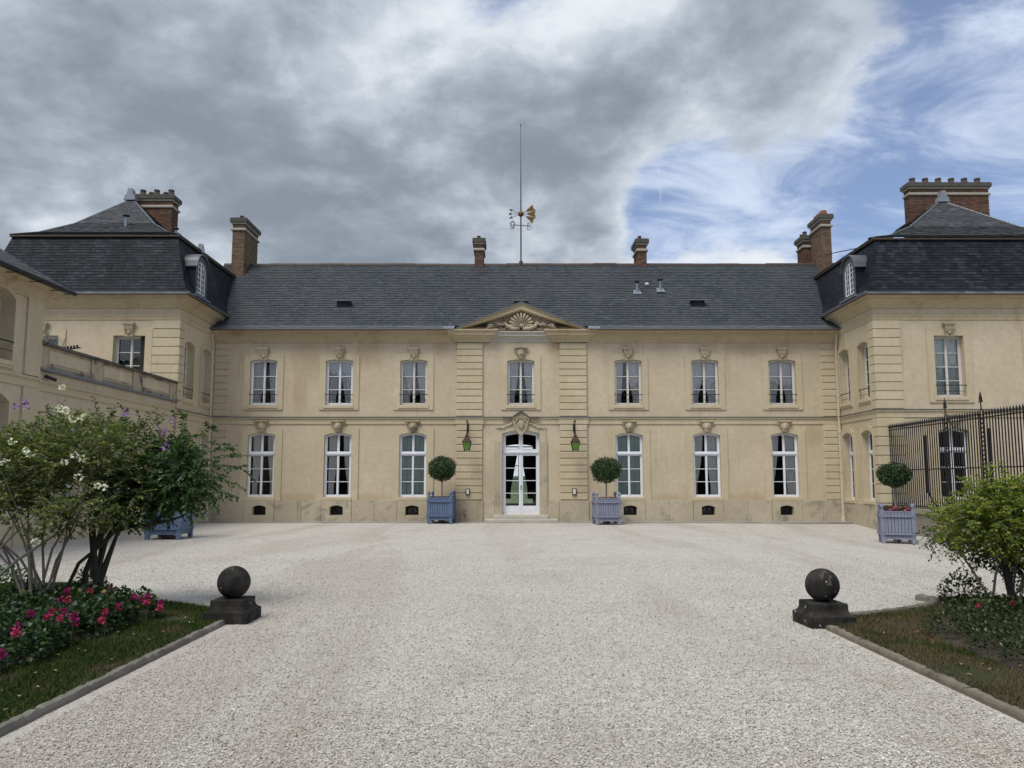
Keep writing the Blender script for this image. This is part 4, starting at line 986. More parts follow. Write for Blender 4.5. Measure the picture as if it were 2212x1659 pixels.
def pavilion(name, label, xs, inner, xfar, fronts, seed):
    b = thing(name, label, 'building', ((xs + xfar) / 2, PY + 5, 0))
    lo, hi = min(xs, xfar), max(xs, xfar)
    fops = []
    for (cx, w_, zu, hu, lower) in fronts:
        fops.append((cx - w_ / 2, cx + w_ / 2, zu, zu + hu, .0))
        if lower: fops.append((cx - w_ / 2, cx + w_ / 2, lower[0], lower[0] + lower[1], .10))
    part('front_wall', wall_mb(lo, hi, -.3, 8.4, fops, .3), M_stucco, b, T(0, PY, 0))
    rz = RD(90) * inner; MS = Matrix.Translation((xs, 0, 0)) @ Matrix.Rotation(rz, 4, 'Z')      # local x -> inner*y
    yw = [(29.57, 1), (31.27, 1)]; sops = []
    for yc, _ in yw:
        u = yc * inner; sops.append((u - .45, u + .45, 4.84, 6.93, .12)); sops.append((u - .46, u + .46, .92, 3.48, .14))
    part('side_wall', wall_mb(min(PY * inner, 33 * inner), max(PY * inner, 33 * inner), -.3, 8.4, sops, .3), M_stone, b, MS)
    for yc, _ in yw:
        window(b, T(xs, yc, 4.84, rz), .90, 2.09, .12, 4, None, .24, M_oldwhite, [(-.96, .96, .9, 1., 9, M_sheer if inner < 0 else M_curt_br, 1)], (.14, -.20, True), None, .36)
        window(b, T(xs, yc, .92, rz), .92, 2.56, .14, 3, 1.80, .24, M_white, [(-.96, .96, .9, 1., 9, M_curt_br, 2)], (.14, -.05, False), None, None)
    for (cx, w_, zu, hu, lower) in fronts:
        window(b, T(cx, PY, zu), w_, hu, .0, 4, None, .20, M_oldwhite, [(-.97, .97, .95, 1., 9, M_sheer, 1)] if inner < 0 else None, (.27, -.22, True), 'corbel', .42 if inner < 0 else None)
        if lower: window(b, T(cx, PY, lower[0]), w_, lower[1], .10, 3, 1.80, .18, M_white, None, (.27, -.12, False), 'mask')
    Pth = [(xfar, PY), (xs, PY), (xs, 33)] if inner > 0 else [(xs, 33), (xs, PY), (xfar, PY)]
    part('cornice', extr(Pth, at_z([(0, 0), (.05, 0), (.05, .06), (.10, .10), (.10, .14), (.24, .24), (.34, .27), (.34, .35), (.42, .40), (.42, .43), (0, .43)], 8.19)), M_cornice, b)
    part('frieze_moulding', extr(Pth, at_z(FRZ, 7.74)), M_cornice, b)
    part('string_course', extr(Pth, at_z(STRG, 4.04)), M_stone, b)
    part('string_flashing', extr(Pth, [(0, 4.325), (.115, 4.325), (.115, 4.343), (0, 4.343)]), M_lead, b)
    part('gutter', extr(Pth, [(.46, 8.585), (.53, 8.585), (.53, 8.63), (.46, 8.63)]), M_rust, b)
    part('eave_soffit', extr(Pth, [(.0, 8.622), (.459, 8.622), (.459, 8.632), (0, 8.632)]), M_rust, b)
    part('plinth', extr(Pth, [(0, -.3), (.05, -.3), (.05, .80), (.03, .84), (0, .84)]), M_plinth, b)
    q = part('quoin', MB().box(min(xs, xs - inner * .96), max(xs, xs - inner * .96), PY - .004, PY + .40, .85, 7.73), M_cornice, b)
    x0, x1 = (xs - inner * .98, xs + inner * .045)
    for (z0, z1, n) in ((.86, 4.03, 9), (4.36, 7.73, 10)):
        hh = (z1 - z0) / n
        me = cached(('qb', inner, hh), lambda: MB().box(min(x0, x1) - xs, max(x0, x1) - xs, -.045, .42, .015, hh - .015).mesh('quoin_block', M_stone))
        for i in range(n): part('quoin_block', me, None, q, T(xs, PY, z0 + i * hh))
    return b

lp = pavilion('left_pavilion', 'left corner pavilion of cream stucco under a dark slate mansard roof', XL, 1, -21.2,
              [(-14.44, 1.2, 4.9, 2.23, None), (-17.72, 1.2, 4.9, 2.23, None)], 40)
lr = mansard(lp, XL, 1, 8.6, -19.35, None, (-16.85, 33.0, 14.1), 11.12, 41)
dormer(lr, -12.36, 29.75, 1)
rp = pavilion('right_pavilion', 'right corner pavilion of cream stucco under a dark slate mansard roof behind the fence', XR, -1, 26.,
              [(16.47, 1.12, 4.81, 2.32, (.98, 2.56)), (20.1, 1.12, 4.81, 2.32, (.98, 2.56))], 60)
rr_ = mansard(rp, XR, -1, 8.6, None, 23.1, (19.55, 33.9, 14.35), 11.0, 61)
dormer(rr_, 13.46, 29.85, -1)
chimney(lp, -16.78, -15.2, 33.3, 33.95, 11.5, 14.43, M_brick, M_mortar_dk, [(-16.62, 33.5, .28, .14), (-16.38, 33.8, .28, .13), (-16.0, 33.5, .28, .14), (-15.72, 33.8, .28, .13), (-15.35, 33.5, .28, .14)], label='wide red brick chimney behind the left hipped roof', seed=9)
chimney(rp, 18.75, 22.5, 35.1, 35.6, 12.3, 15.7, M_brick, M_mortar_dk, [(19.05 + i * .62, 35.35, .30, .15) for i in range(6)], label='very wide red brick chimney with six pots behind the right hipped roof', seed=10)
stack(lp, -15.83, 30.6, 11.85, .62, .06); stack(lp, -13.75, 30.6, 11.5, .42, .05)
part('lead_finial', MB().prism([(-.14, 0), (.14, 0), (.07, .38), (-.07, .38)], -.1, .1), M_zinc, lp, T(-12.95, 31.2, 11.1))
stack(rp, 15.1, 31.5, 11.3, .5, .05)
part('cable', MB().tube([(14.7, 35.0, 12.2), (16.2, 32.3, 11.92)], .022, 5).tube([(14.7, 35.2, 11.35), (14.4, 33.2, 11.0)], .022, 5), M_iron, rp)

# ------------------------------------------------------------------ TERRACE WING and NEAR PAVILION (left)
tw = thing('terrace_wing', 'low stucco wing with a stained parapet running along the left side of the court', 'building', (-14.5, 24.4, 0))
MSL = Matrix.Translation((XL, 0, 0)) @ Matrix.Rotation(RD(90), 4, 'Z')
TY0, TY1 = 20.2, PY - .05
tops = [(yc - .45, yc + .45, .95, 3.30, .22) for yc in (21.95, 24.55, 27.35)]
part('wall', wall_mb(TY0, TY1, -.2, 4.6, tops, .3), M_stucco, tw, MSL)
for yc in (21.95, 24.55, 27.35): window(tw, T(XL, yc, .95, RD(90)), .90, 2.35, .22, 3, 1.7, .22, M_white, [(-.96, .96, .9, 1., 8, M_curt_br, 2)], (.12, -.15, False))
part('string_course', extr([(XL, TY0), (XL, TY1)], at_z(STRG, 4.06)), M_stone, tw)
part('ledge', extr([(XL, TY0), (XL, TY1)], [(0, 4.58), (.06, 4.58), (.12, 4.62), (.12, 4.66), (0, 4.68)]), M_lead, tw)
part('terrace_floor', MB().box(-20, XL, TY0, TY1, 4.5, 4.578), M_pave, tw)
pa = part('parapet', MB().box(XL - .22, XL - .035, TY0, TY1, 4.681, 5.30), M_stained, tw)
cap_y = TY0; r2 = random.Random(6)
while cap_y < TY1 - .05:
    l = min(r2.uniform(.7, 1.1), TY1 - cap_y); part('coping_stone', MB().box(XL - .27, XL + .07, cap_y + .004, cap_y + l - .004, 5.301, 5.372 + r2.uniform(0, .012)), M_coping, pa); cap_y += l
for a, b in ((20.2, 20.62), (22.8, 23.45), (25.35, 25.95), (28.1, 28.58)): part('parapet_pier', MB().box(XL - .2, XL + .0, a, b, 4.682, 5.30), M_stained, pa)
for a, b in ((20.62, 22.8), (23.45, 25.35), (25.95, 28.1)):
    part('parapet_panel', MB().box(XL - .06, XL - .02, a + .08, b - .08, 4.86, 5.21), M_stucco, pa); part('panel_footing', MB().box(XL - .06, XL - .005, a + .02, b - .02, 4.683, 4.78), M_greywall, pa)
sc = part('security_camera', MB().tube([(XL + .02, 20.5, 4.47), (XL + .14, 20.5, 4.45)], .02, 6).tube([(XL + .1, 20.42, 4.45), (XL + .16, 20.75, 4.40)], .05, 8), M_iron, None); tag(sc, 'small black security camera fixed below the left parapet', 'camera')
an = thing('tv_antenna', 'grey grid television antenna standing behind the left parapet', 'antenna', (XL - .6, 22.0, 5.35))
part('mast', MB().tube([(XL - .6, 22.0, 4.6), (XL - .6, 22.0, 5.75)], .018, 6), M_zinc, an)
ag = MB()
for q in range(9): ag.tube([(XL - .6, 21.45, 5.42 + q * .05), (XL - .6, 22.35, 5.36 + q * .05)], .007, 4)
for y in (21.5, 21.95, 22.32): ag.tube([(XL - .56, y, 5.36), (XL - .63, y, 5.6), (XL - .56, y, 5.86)], .012, 5)
part('reflector_grid', ag, M_zinc, an)
ab = MB(); ab.tube([(XL - .6, 22.0, 5.42), (XL - .35, 22.75, 5.64)], .022, 5)
for q in range(7): ab.tube([(XL - .6 + .035 * q, 22.05 + .1 * q, 5.44 + .03 * q - .0), (XL - .6 + .035 * q, 22.05 + .1 * q, 5.52 + .03 * q)], .03, 4)
part('boom', ab, M_iron, an)

npv = thing('near_pavilion', 'stucco pavilion with overhanging slate eaves cut off by the left picture edge', 'building', (-16., 17.5, 0))
NY0, NY1 = 12.5, 20.2
nops = [(yc - .62, yc + .62, z0, z1, .22) for yc in (18.43, 15.4) for z0, z1 in ((4.66, 6.22), (.9, 3.62))]
XN = XL + .02
MSN = Matrix.Translation((XN, 0, 0)) @ Matrix.Rotation(RD(90), 4, 'Z')
part('wall', wall_mb(NY0, NY1, -.2, 6.9, nops, .4), M_stucco, npv, MSN)
part('end_wall', MB().quad((XN, NY1, -.2), (XN - 6, NY1, -.2), (XN - 6, NY1, 6.9), (XN, NY1, 6.9)), M_stucco, npv)
part('corner_pilaster', MB().box(XN - .01, XN + .05, 19.55, NY1 + .02, -.1, 4.08).box(XN - .01, XN + .05, 19.55, NY1 + .02, 4.40, 6.42), M_stone, npv)
for yc in (18.43, 15.4):
    window(npv, T(XN, yc, 4.66, RD(90)), 1.24, 1.56, .22, 3, None, .34, M_oldwhite, [(-.96, .96, .9, 1., 9, M_sheer, 1)], (.10, -.2, True), None, .45)
    window(npv, T(XN, yc, .9, RD(90)), 1.24, 2.72, .22, 3, 1.9, .34, M_white, [(-.96, .96, .9, 1., 9, M_curt_br, 1)], (.10, -.1, False))
part('string_course', extr([(XN, NY0), (XN, NY1), (XN - .5, NY1)][:2], at_z(STRG, 4.09)), M_stone, npv)
part('cornice', extr([(XN, NY0), (XN, NY1), (XN - 6, NY1)], at_z([(a * .95, b * .8) for a, b in CORN], 6.40)), M_cornice, npv)
nr = MB(); ex, ey, ez = XN + .50, NY1 + .45, 6.80
nr.quad((ex, NY0 - 1, ez), (ex, ey, ez), (ex - 4.2, ey - 4.2, ez + 2.9), (ex - 4.2, NY0 - 1, ez + 2.9)); nr.quad((ex, ey, ez), (ex - 8.4, ey, ez), (ex - 4.2, ey - 4.2, ez + 2.9), (ex - 4.2, ey - 4.2, ez + 2.9))
nro = part('roof', nr, M_slate_gr, npv)
slates(nro, M_slate_gr, (ex, NY0 + 1, ez + .01), (ex, ey, ez + .01), (ex - 4.2, ey - 4.2, ez + 2.91), (ex - 4.2, NY0 + 1, ez + 2.91), .15, .22, 200, .014, 71)
part('gutter', MB().tube([(ex + .06, NY0 - 1, ez - .03), (ex + .06, ey + .05, ez - .03)], .065, 8), M_iron, nro)
for q in range(9): part('gutter_bracket', MB().box(ex - .2, ex + .11, NY0 + q * .9 + .3, NY0 + q * .9 + .33, ez - .11, ez - .095), M_iron, nro)
part('eave_soffit', MB().box(ex - .55, ex + .0, NY0 - 1, ey, ez - .05, ez - .02), M_iron, nro)

# ------------------------------------------------------------------ paved strip along the house
ps = struct('paved_strip', MB().quad((XL, FY - .95, .004), (XR, FY - .95, .004), (XR, FY, .004), (XL, FY, .004)), M_pave)
x = XL + .01; r2 = random.Random(12); nsl = 0
while x < XR - .3:
    l = min(r2.uniform(.8, 1.4), XR - x); part('paving_slab', MB().box(x + .006, x + l - .006, FY - .93 - r2.uniform(0, .05), FY - .13, -.02, .022 + r2.uniform(0, .008)), M_pave, ps); x += l

# ------------------------------------------------------------------ lanterns, boxes, weathervane
def lantern(x, label):
    y = FY - .09; ln = thing('wall_lantern', label, 'lantern', (x, y, 4.15), group='pair of lanterns beside the entrance')
    ir = MB(); ir.box(x - .04, x + .04, y - .02, y + .0, 3.72, 4.18); ir.tube([(x, y - .02, 3.75), (x, y - .18, 3.62), (x, y - .45, 3.82), (x, y - .60, 4.02), (x, y - .68, 4.0), (x, y - .70, 3.60)], [.028, .026, .024, .022, .02, .018], 7)
    ir.tube([(x, y - .02, 4.10), (x, y - .35, 4.12), (x, y - .68, 4.06)], .022, 6); ir.tube([(x, y - .3, 3.72), (x, y - .38, 3.9), (x, y - .3, 4.02), (x, y - .22, 3.92)], .014, 5)
    ir.sphere((x, y - .70, 4.10), .04, 8, 6); part('bracket', ir, M_iron, ln)
    cx, cy = x, y - .70; rt = MB()
    def frus(mb, r0, r1, z0, z1): mb.add([(cx + sx * r, cy + sy * r, z) for r, z in ((r0, z0), (r1, z1)) for sx, sy in ((-1, -1), (1, -1), (1, 1), (-1, 1))], [(0, 1, 5, 4), (1, 2, 6, 5), (2, 3, 7, 6), (3, 0, 4, 7), (0, 3, 2, 1), (4, 5, 6, 7)])
    frus(rt, .185, .07, 3.25, 3.47); frus(rt, .07, .085, 3.47, 3.50); frus(rt, .05, .03, 3.50, 3.57); rt.sphere((cx, cy, 3.58), .035, 8, 6); frus(rt, .19, .19, 3.235, 3.25)
    part('lantern_roof', rt, M_rusty, ln)
    fr = MB(); zb, zt, rb, rt_ = 2.92, 3.235, .105, .17
    for sx, sy in ((-1, -1), (1, -1), (1, 1), (-1, 1)): fr.tube([(cx + sx * rb, cy + sy * rb, zb - .02), (cx + sx * rt_, cy + sy * rt_, zt)], .011, 5); fr.sphere((cx + sx * rb, cy + sy * rb, zb - .03), .018, 6, 4)
    frus(fr, rb + .01, rb + .01, zb - .012, zb + .005); part('lantern_frame', fr, M_iron, ln)
    for a in range(4):
        q = [(-1, -1), (1, -1), (1, 1), (-1, 1)]; (ax_, ay_), (bx_, by_) = q[a], q[(a + 1) % 4]; e = .97
        part('glass_pane', MB().quad((cx + ax_ * rb * e, cy + ay_ * rb * e, zb + .006), (cx + bx_ * rb * e, cy + by_ * rb * e, zb + .006), (cx + bx_ * rt_ * e, cy + by_ * rt_ * e, zt), (cx + ax_ * rt_ * e, cy + ay_ * rt_ * e, zt)), M_greenglass, ln)
lantern(-1.83, 'rusty iron lantern with green glass on the pilaster left of the door')
lantern(2.57, 'rusty iron lantern with green glass on the pilaster right of the door')
for x, s in ((-1.82, 'left'), (2.57, 'right')):
    e = thing('wall_light_box', 'small white outdoor light box low on the pilaster %s of the door' % s, 'light box', (x, FY - .1, 1.13), group='light boxes beside the entrance')
    part('housing', MB().box(x - .085, x + .085, FY - .16, FY - .093, 1.10, 1.36), M_rusty, e); part('cover', MB().box(x - .055, x + .055, FY - .185, FY - .161, 1.13, 1.33, ch=.01), M_white_pl, e)

wv = thing('weather_vane', 'tall thin iron mast with three gilded arrows and compass letters on the roof ridge', 'weathervane', (.43, 36, 12.05))
vx, vy = .43, 36.
part('mast', MB().lathe([(.10, -.1), (.09, .08), (.035, .16), (.032, 2.3), (.026, 3.6), (.012, 5.3), (.010, 6.85), (.028, 6.88), (.02, 6.97), (.004, 7.0)], (vx, vy, 12.05), 8), M_iron, wv)
part('gilded_ball', MB().sphere((vx, vy, 14.5), .14, 14, 10), M_gold, wv)
for dz in (.30, 0., -.30):
    a = math.atan2(dz, .95); d = Vector((math.cos(a), -.03, 0)); ar = MB(); z0 = 14.5
    k0, k1 = dz / .30 * .19, dz / .30 * .17
    ar.tube([(vx - .48, vy, z0 + k0), (vx, vy, z0), (vx + .34, vy, z0 + k1 * 1.)], .013, 5)
    R_ = Matrix.Translation((vx, vy, z0)) @ Matrix.Rotation(-math.atan2(k1, .34), 4, 'Y')
    Rl = Matrix.Translation((vx, vy, z0)) @ Matrix.Rotation(math.atan2(k0, .48), 4, 'Y')
    ar.prism([(-.62, 0), (-.44, .075), (-.48, 0), (-.44, -.075)], -.008, .008, M=Rl)
    ao = part('arrow', ar, M_rusty, wv)
    fl = MB(); pts = [(.30, 0)]
    for i in range(5): pts += [(.33 + i * .065, .055 + i * .022), (.37 + i * .065, .045 + i * .022)]
    pts += [(.72, .16), (.665, 0), (.72, -.16)]
    for i in range(4, -1, -1): pts += [(.37 + i * .065, -.045 - i * .022), (.33 + i * .065, -.055 - i * .022)]
    fl.prism(pts, -.012, .012, M=R_); part('arrow_feathers', fl, M_gold, ao)
def letter(ch, org, ux, up=Vector((0, 0, 1)), s=.30):
    seg = {'S': [[(.3, .95), (.12, 1), (-.2, .98), (-.3, .78), (-.1, .56), (.15, .45), (.3, .25), (.15, .02), (-.15, 0), (-.3, .1)]], 'O': [[(.28 * math.sin(t * .5236), .5 + .5 * math.cos(t * .5236)) for t in range(13)]],
           'E': [[(.3, 1), (-.2, 1), (-.2, 0), (.3, 0)], [(-.2, .52), (.18, .52)]], 'N': [[(-.28, 0), (-.28, 1), (.28, 0), (.28, 1)]]}[ch]
    mb = MB()
    for s_ in seg: mb.tube([org + ux * (a * s) + up * ((b - .5) * s) for a, b in s_], .016, 5)
    return mb
cz_ = 13.93
for ch, dxy in (('S', (-.42, .32)), ('O', (-.40, -.45)), ('E', (.40, .45)), ('N', (.42, -.30))):
    d = Vector((dxy[0], dxy[1], 0)); e = Vector((vx, vy, cz_)) + d
    lz = .10 if dxy[1] > 0 else -.10
    mb = letter(ch, e + Vector((0, 0, lz)), Vector((1, 0, 0)) if ch != 'E' else Vector((.85, -.5, 0)), s=.34); mb.tube([(vx, vy, cz_), e + Vector((0, 0, lz))], .011, 5); part('compass_letter', mb, M_rusty, wv)

def vapour():
    m, kk = newmat('vapour'); d = kk.n('ShaderNodeBsdfDiffuse', _0=(.8, .82, .85, 1)); t = kk.n('ShaderNodeBsdfTransparent'); x = kk.n('ShaderNodeMixShader', _0=.62, _1=d.outputs[0], _2=t.outputs[0]); kk.n('ShaderNodeOutputMaterial', _0=x.outputs[0]); return m
ctp = [(597 + 3.5 * math.sin(i * .55) - i * .5, 3000, 1120 + i * 19) for i in range(11)]
tag(part('contrail', MB().tube(ctp, [.4 + 2.2 * math.sin(math.pi * min(1, (i + .6) / 10.5)) for i in range(11)], 8), vapour(), None), 'thin white vapour trail in the blue gap of the sky', 'contrail')

# ------------------------------------------------------------------ fence on the right
XF = 14.05
fn = thing('iron_railing_fence', 'tall black wrought-iron railing fence on a low stone wall at the right', 'fence', (XF, 24, 0))
def bar_mb(h0, h1): return MB().box(-.014, .014, -.014, .014, h0, h1 - .19).add([(-.020, -.020, h1 - .19), (.020, -.020, h1 - .19), (.020, .020, h1 - .19), (-.020, .020, h1 - .19), (-.026, -.026, h1 - .13), (.026, -.026, h1 - .13), (.026, .026, h1 - .13), (-.026, .026, h1 - .13), (0, 0, h1)], [(0, 1, 5, 4), (1, 2, 6, 5), (2, 3, 7, 6), (3, 0, 4, 7), (4, 5, 8), (5, 6, 8), (6, 7, 8), (7, 4, 8)])
bm = bar_mb(.60, 3.80).mesh('bar', M_iron); y = 28.58
while y > 18.4:
    if min(abs(y - 24.84), abs(y - 22.93)) > .09: part('bar', bm, None, fn, T(XF, y, 0))
    y -= .137
for z in (3.53, 2.045, .78): part('rail', MB().box(XF - .022, XF + .022, 18.3, 28.66, z, z + .035), M_iron, fn)
for y in (24.84, 22.93):
    pm = MB()
    for s in (-.075, .075): pm.box(-.02, .02, s - .016, s + .016, .3, 3.68)
    pm.tube([(0, -.075, 3.66), (0, -.05, 3.78), (0, 0, 3.84)], .018, 5); pm.tube([(0, .075, 3.66), (0, .05, 3.78), (0, 0, 3.84)], .018, 5); pm.tube([(0, 0, 3.82), (0, 0, 4.05)], .02, 6)
    pm.lathe([(.012, 4.0), (.035, 4.04), (.05, 4.12), (.03, 4.25), (.002, 4.36)], n=8); pm.tube([(0, -.11, 4.06), (0, -.09, 4.02), (0, 0, 4.04), (0, .09, 4.02), (0, .11, 4.06)], .014, 5)
    po = part('scroll_post', pm, M_iron, fn, T(XF, y, 0))
    rgm = cached('pring', lambda: MB().tube([(0, .05 * math.cos(t * .5236), .065 * math.sin(t * .5236)) for t in range(13)], .013, 5).mesh('scroll_ring', M_iron))
    for q in range(22): part('scroll_ring', rgm, None, po, T(XF, y, .75 + q * .135))
for y in (26.25, 22.75):
    part('back_stay', MB().box(XF + .05, XF + .08, y - .07, y + .07, 1.25, 3.22).tube([(XF + .06, y, 1.35), (XF + .2, y, .98), (XF + .55, y, .62), (XF + .95, y, .45)], .03, 6), M_iron, fn)
lw = part('dwarf_wall', MB().box(XF - .14, XF + .24, 18.2, 28.62, -.4, .55), M_greywall, fn); y = 28.6; r2 = random.Random(9)
while y > 18.3:
    l = r2.uniform(.7, 1.15)
    for z0, z1, o in ((-.35, .17, .22), (.175, .56, .20)): part('wall_stone', MB().box(XF - o + r2.uniform(-.01, .01), XF + .2, y - l + .006, y - .006, z0, z1), M_greywall, lw)
    part('coping_stone', MB().box(XF - .27, XF + .3, y - l + .004, y - .004, .563, .72), M_greywall, lw); y -= l
part('gate_post', MB().box(XF - .05, XF + .05, 25.98, 26.08, -.3, .9), M_iron, fn)

# ------------------------------------------------------------------ planters
def leaves_np(P, Dn, Up, L, Wd, fold=.25):
    """leaf quads folded on the midrib. P base, Dn direction, Up face normal (N,3 arrays)"""
    Dn = Dn / np.linalg.norm(Dn, axis=1, keepdims=True); Sd = np.cross(Dn, Up); Sd /= np.linalg.norm(Sd, axis=1, keepdims=True) + 1e-9; Up = np.cross(Sd, Dn)
    L = L[:, None]; Wd = Wd[:, None]
    mid = P + Dn * L * .45 - Up * L * .04
    return np.stack([P, mid + Sd * Wd * .5 + Up * Wd * fold, P + Dn * L + Up * -L * .12, mid - Sd * Wd * .5 + Up * Wd * fold, mid], 1)
LF = [(0, 4, 1), (4, 2, 1), (0, 3, 4), (4, 3, 2)]
def rnd_unit(n, r): v = r.randn(n, 3); return v / np.linalg.norm(v, axis=1, keepdims=True)
def ball_crown(c, rad, n, seed, size=(.05, .085), holes=0.):
    r = np.random.RandomState(seed); d = rnd_unit(n, r); rr = .72 + .32 * r.rand(n) + .12 * (r.rand(n) < .03)
    lump = np.array([.15 * mnoise.noise(Vector(v) * 2.3 + Vector((seed, 0, 0))) + .05 * mnoise.noise(Vector(v) * 6) for v in d])
    P = np.array(c) + d * (rr + lump)[:, None] * np.array(rad); Dn = d * .8 + rnd_unit(n, r) * .9; L = size[0] + (size[1] - size[0]) * r.rand(n)
    return leaves_np(P, Dn, d + .6 * rnd_unit(n, r), L, L * .5), r.rand(n)
def petals(c, rad, n, r, s): 
    d = rnd_unit(n, r); P = np.array(c) + d * rad * (.55 + .45 * r.rand(n, 1)); return leaves_np(P, d + .8 * rnd_unit(n, r), d, np.full(n, s), np.full(n, s * .95), .12)
def planter(x, y, rz, s, mat, lab, topi_lab, crown_r, crown_z, seed, flowers, topi=True, flower_lab=None):
    z = zg(x, y) + .012; M = T(x, y, z, rz) @ Matrix.Scale(s, 4)
    b = thing('planter_box', lab, 'planter', (x, y, z), rz, 'slatted blue planter boxes'); hw = .44
    for sx in (-1, 1):
        for sy in (-1, 1):
            p = MB().box(sx * hw - .055, sx * hw + .055, sy * hw - .055, sy * hw + .055, 0, 1.06); po = part('corner_post', p, mat, b, M)
            part('finial', MB().lathe([(.045, 1.06), (.03, 1.09), (.05, 1.12), (.066, 1.17), (.06, 1.22), (.03, 1.25), (.004, 1.26)], (sx * hw, sy * hw, 0), 12), mat, po, M)
    for q in range(4):
        Mq = M @ Matrix.Rotation(q * math.pi / 2, 4, 'Z'); n = 8; sw = (2 * hw - .11) / n
        me = cached(('pslat', mat.name), lambda: MB().box(-sw / 2 + .005, sw / 2 - .005, -.03, 0, .20, .98, ch=.006).mesh('slat', mat))
        for i in range(n): part('slat', me, None, b, Mq @ T(-hw + .055 + sw * (i + .5), -hw, 0))
        for zz in (.30, .86):
            ra = part('band', MB().box(-hw - .02, hw + .02, -hw - .075, -hw - .056, zz - .025, zz + .025).box(-hw + .055, hw - .055, -hw - .055, -hw - .031, zz - .03, zz + .03), mat, b, Mq)
            part('hinge', MB().tube([(-hw, -hw - .078, zz - .05), (-hw, -hw - .078, zz + .05)], .018, 6).tube([(hw, -hw - .078, zz - .05), (hw, -hw - .078, zz + .05)], .018, 6), mat, ra, Mq)
        part('apron', MB().prism([(-hw + .055, .20), (-hw + .055, .06), (-hw + .12, .13), (hw - .12, .13), (hw - .055, .06), (hw - .055, .20)], -hw - .02, -hw + .01), mat, b, Mq)
        part('top_rail', MB().box(-hw + .055, hw - .055, -hw - .035, -hw + .03, .981, 1.02), mat, b, Mq)
    part('inner_tub', MB().box(-hw + .03, hw - .03, -hw + .03, hw - .03, .17, .975), M_soil, b, M)
    part('skid', MB().box(-.08, .08, -.35, .35, .0, .17), M_iron, b, M)
    r = np.random.RandomState(seed)
    if topi:
        tt = thing('topiary_tree', topi_lab, 'topiary', (x, y, z + .97 * s), 0, 'clipped ball topiaries in planter boxes')
        tz = crown_z
        part('trunk', MB().tube([(x, y, z + .95 * s), (x + .01, y, (z + tz) / 2 + .3), (x, y, tz)], [.034, .028, .03], 8), M_bark, tt)
        v, tn = ball_crown((x, y, tz), crown_r, 5200, seed); part('crown', npmesh('crown', v, 5, LF, tn, M_leafT), None, tt)
        rr = [c * .66 for c in crown_r]; part('inner_foliage', MB().sphere((x, y, tz), rr, 14, 10, fn=lambda d: 1 + .12 * mnoise.noise(d * 3)), M_leafT, tt)
    fl = thing('planter_flowers', flower_lab, 'flowers', (x, y, z + .98 * s), 0, 'flowers filling the planter boxes')
    n = 900; P = np.stack([(r.rand(n) - .5) * .86 * s, (r.rand(n) - .5) * .86 * s, np.zeros(n)], 1); c_, s_ = math.cos(rz), math.sin(rz)
    P = np.stack([x + P[:, 0] * c_ - P[:, 1] * s_, y + P[:, 0] * s_ + P[:, 1] * c_, z + (.97 + .13 * flowers[1] * r.rand(n)) * s], 1)
    D_ = rnd_unit(n, r); D_[:, 2] = np.abs(D_[:, 2]) * .6; part('foliage', npmesh('foliage', leaves_np(P, D_, np.tile([0, 0, 1.], (n, 1)), np.full(n, .06), np.full(n, .055)), 5, LF, r.rand(n), M_leafBox), None, fl)
    for i in range(flowers[0]):
        a, c2 = (r.rand() - .5) * .9 * s, (r.rand() - .5) * .9 * s
        if i < flowers[0] * .5: c2 = -abs(c2) * .2 - .34 * s
        v = petals((x + a * c_ - c2 * s_, y + a * s_ + c2 * c_, z + (1.00 + .11 * flowers[1] * r.rand()) * s), .036, 22, r, .028); part('flower_head', npmesh('flower_head', v, 5, LF, r.rand(len(v)), M_pink), None, fl)
planter(-2.80, 30.9, RD(-4), 1.0, M_boxes[0], 'blue slatted planter box left of the entrance door', 'clipped round topiary in the planter left of the door', (.53, .53, .47), 2.16, 21, (9, .4), True, 'sparse pink flowers in the planter left of the door')
planter(3.66, 30.1, RD(3), .98, M_boxes[1], 'lavender-blue slatted planter box right of the entrance door', 'clipped round topiary in the planter right of the door', (.56, .56, .47), 2.10, 22, (7, .4), True, 'sparse pink flowers in the planter right of the door')
planter(-9.95, 22.6, RD(2), 1.0, M_boxes[2], 'blue slatted planter box partly hidden behind the left shrubs', 'clipped round topiary behind the dark-leaved left shrub', (.5, .5, .45), 2.1, 23, (8, .4), True, 'small flowers in the planter behind the left shrubs')
planter(11.52, 23.3, RD(-20), .93, M_boxes[3], 'greyish-blue slatted planter box in front of the iron fence', 'clipped topiary in front of the black iron fence', (.44, .44, .33), 1.85, 24, (42, 1.3), True, 'dense bright pink geraniums in the planter by the fence')

# ------------------------------------------------------------------ bollards
def bollard(cx, cy, mat, lab, rz):
    b = thing('ball_bollard', lab, 'bollard', (cx, cy, 0), rz, 'stone ball bollards'); M = T(cx, cy, 0, rz)
    prof = [(.256, -.05), (.256, .125), (.249, .133), (.230, .142), (.212, .162), (.200, .19), (.198, .258), (.191, .266)]
    mb = MB(); vs = [(sx * q, sy * q, z) for q, z in prof for sx, sy in ((-1, -1), (1, -1), (1, 1), (-1, 1))]
    mb.add(vs, [(i * 4 + j, i * 4 + (j + 1) % 4, i * 4 + 4 + (j + 1) % 4, i * 4 + 4 + j) for i in range(len(prof) - 1) for j in range(4)] + [(len(prof) * 4 - 4, len(prof) * 4 - 3, len(prof) * 4 - 2, len(prof) * 4 - 1)])
    part('pedestal', mb, mat, b, M)
    part('stone_ball', MB().sphere((0, 0, .452), .191, 40, 28, fn=lambda d: 1 + .012 * mnoise.noise(d * 4) + .006 * mnoise.noise(d * 14)), mat, b, M)
bollard(-3.33, 9.38, M_boll, 'blackened stone ball on a pedestal at the left end of the kerb', RD(0))
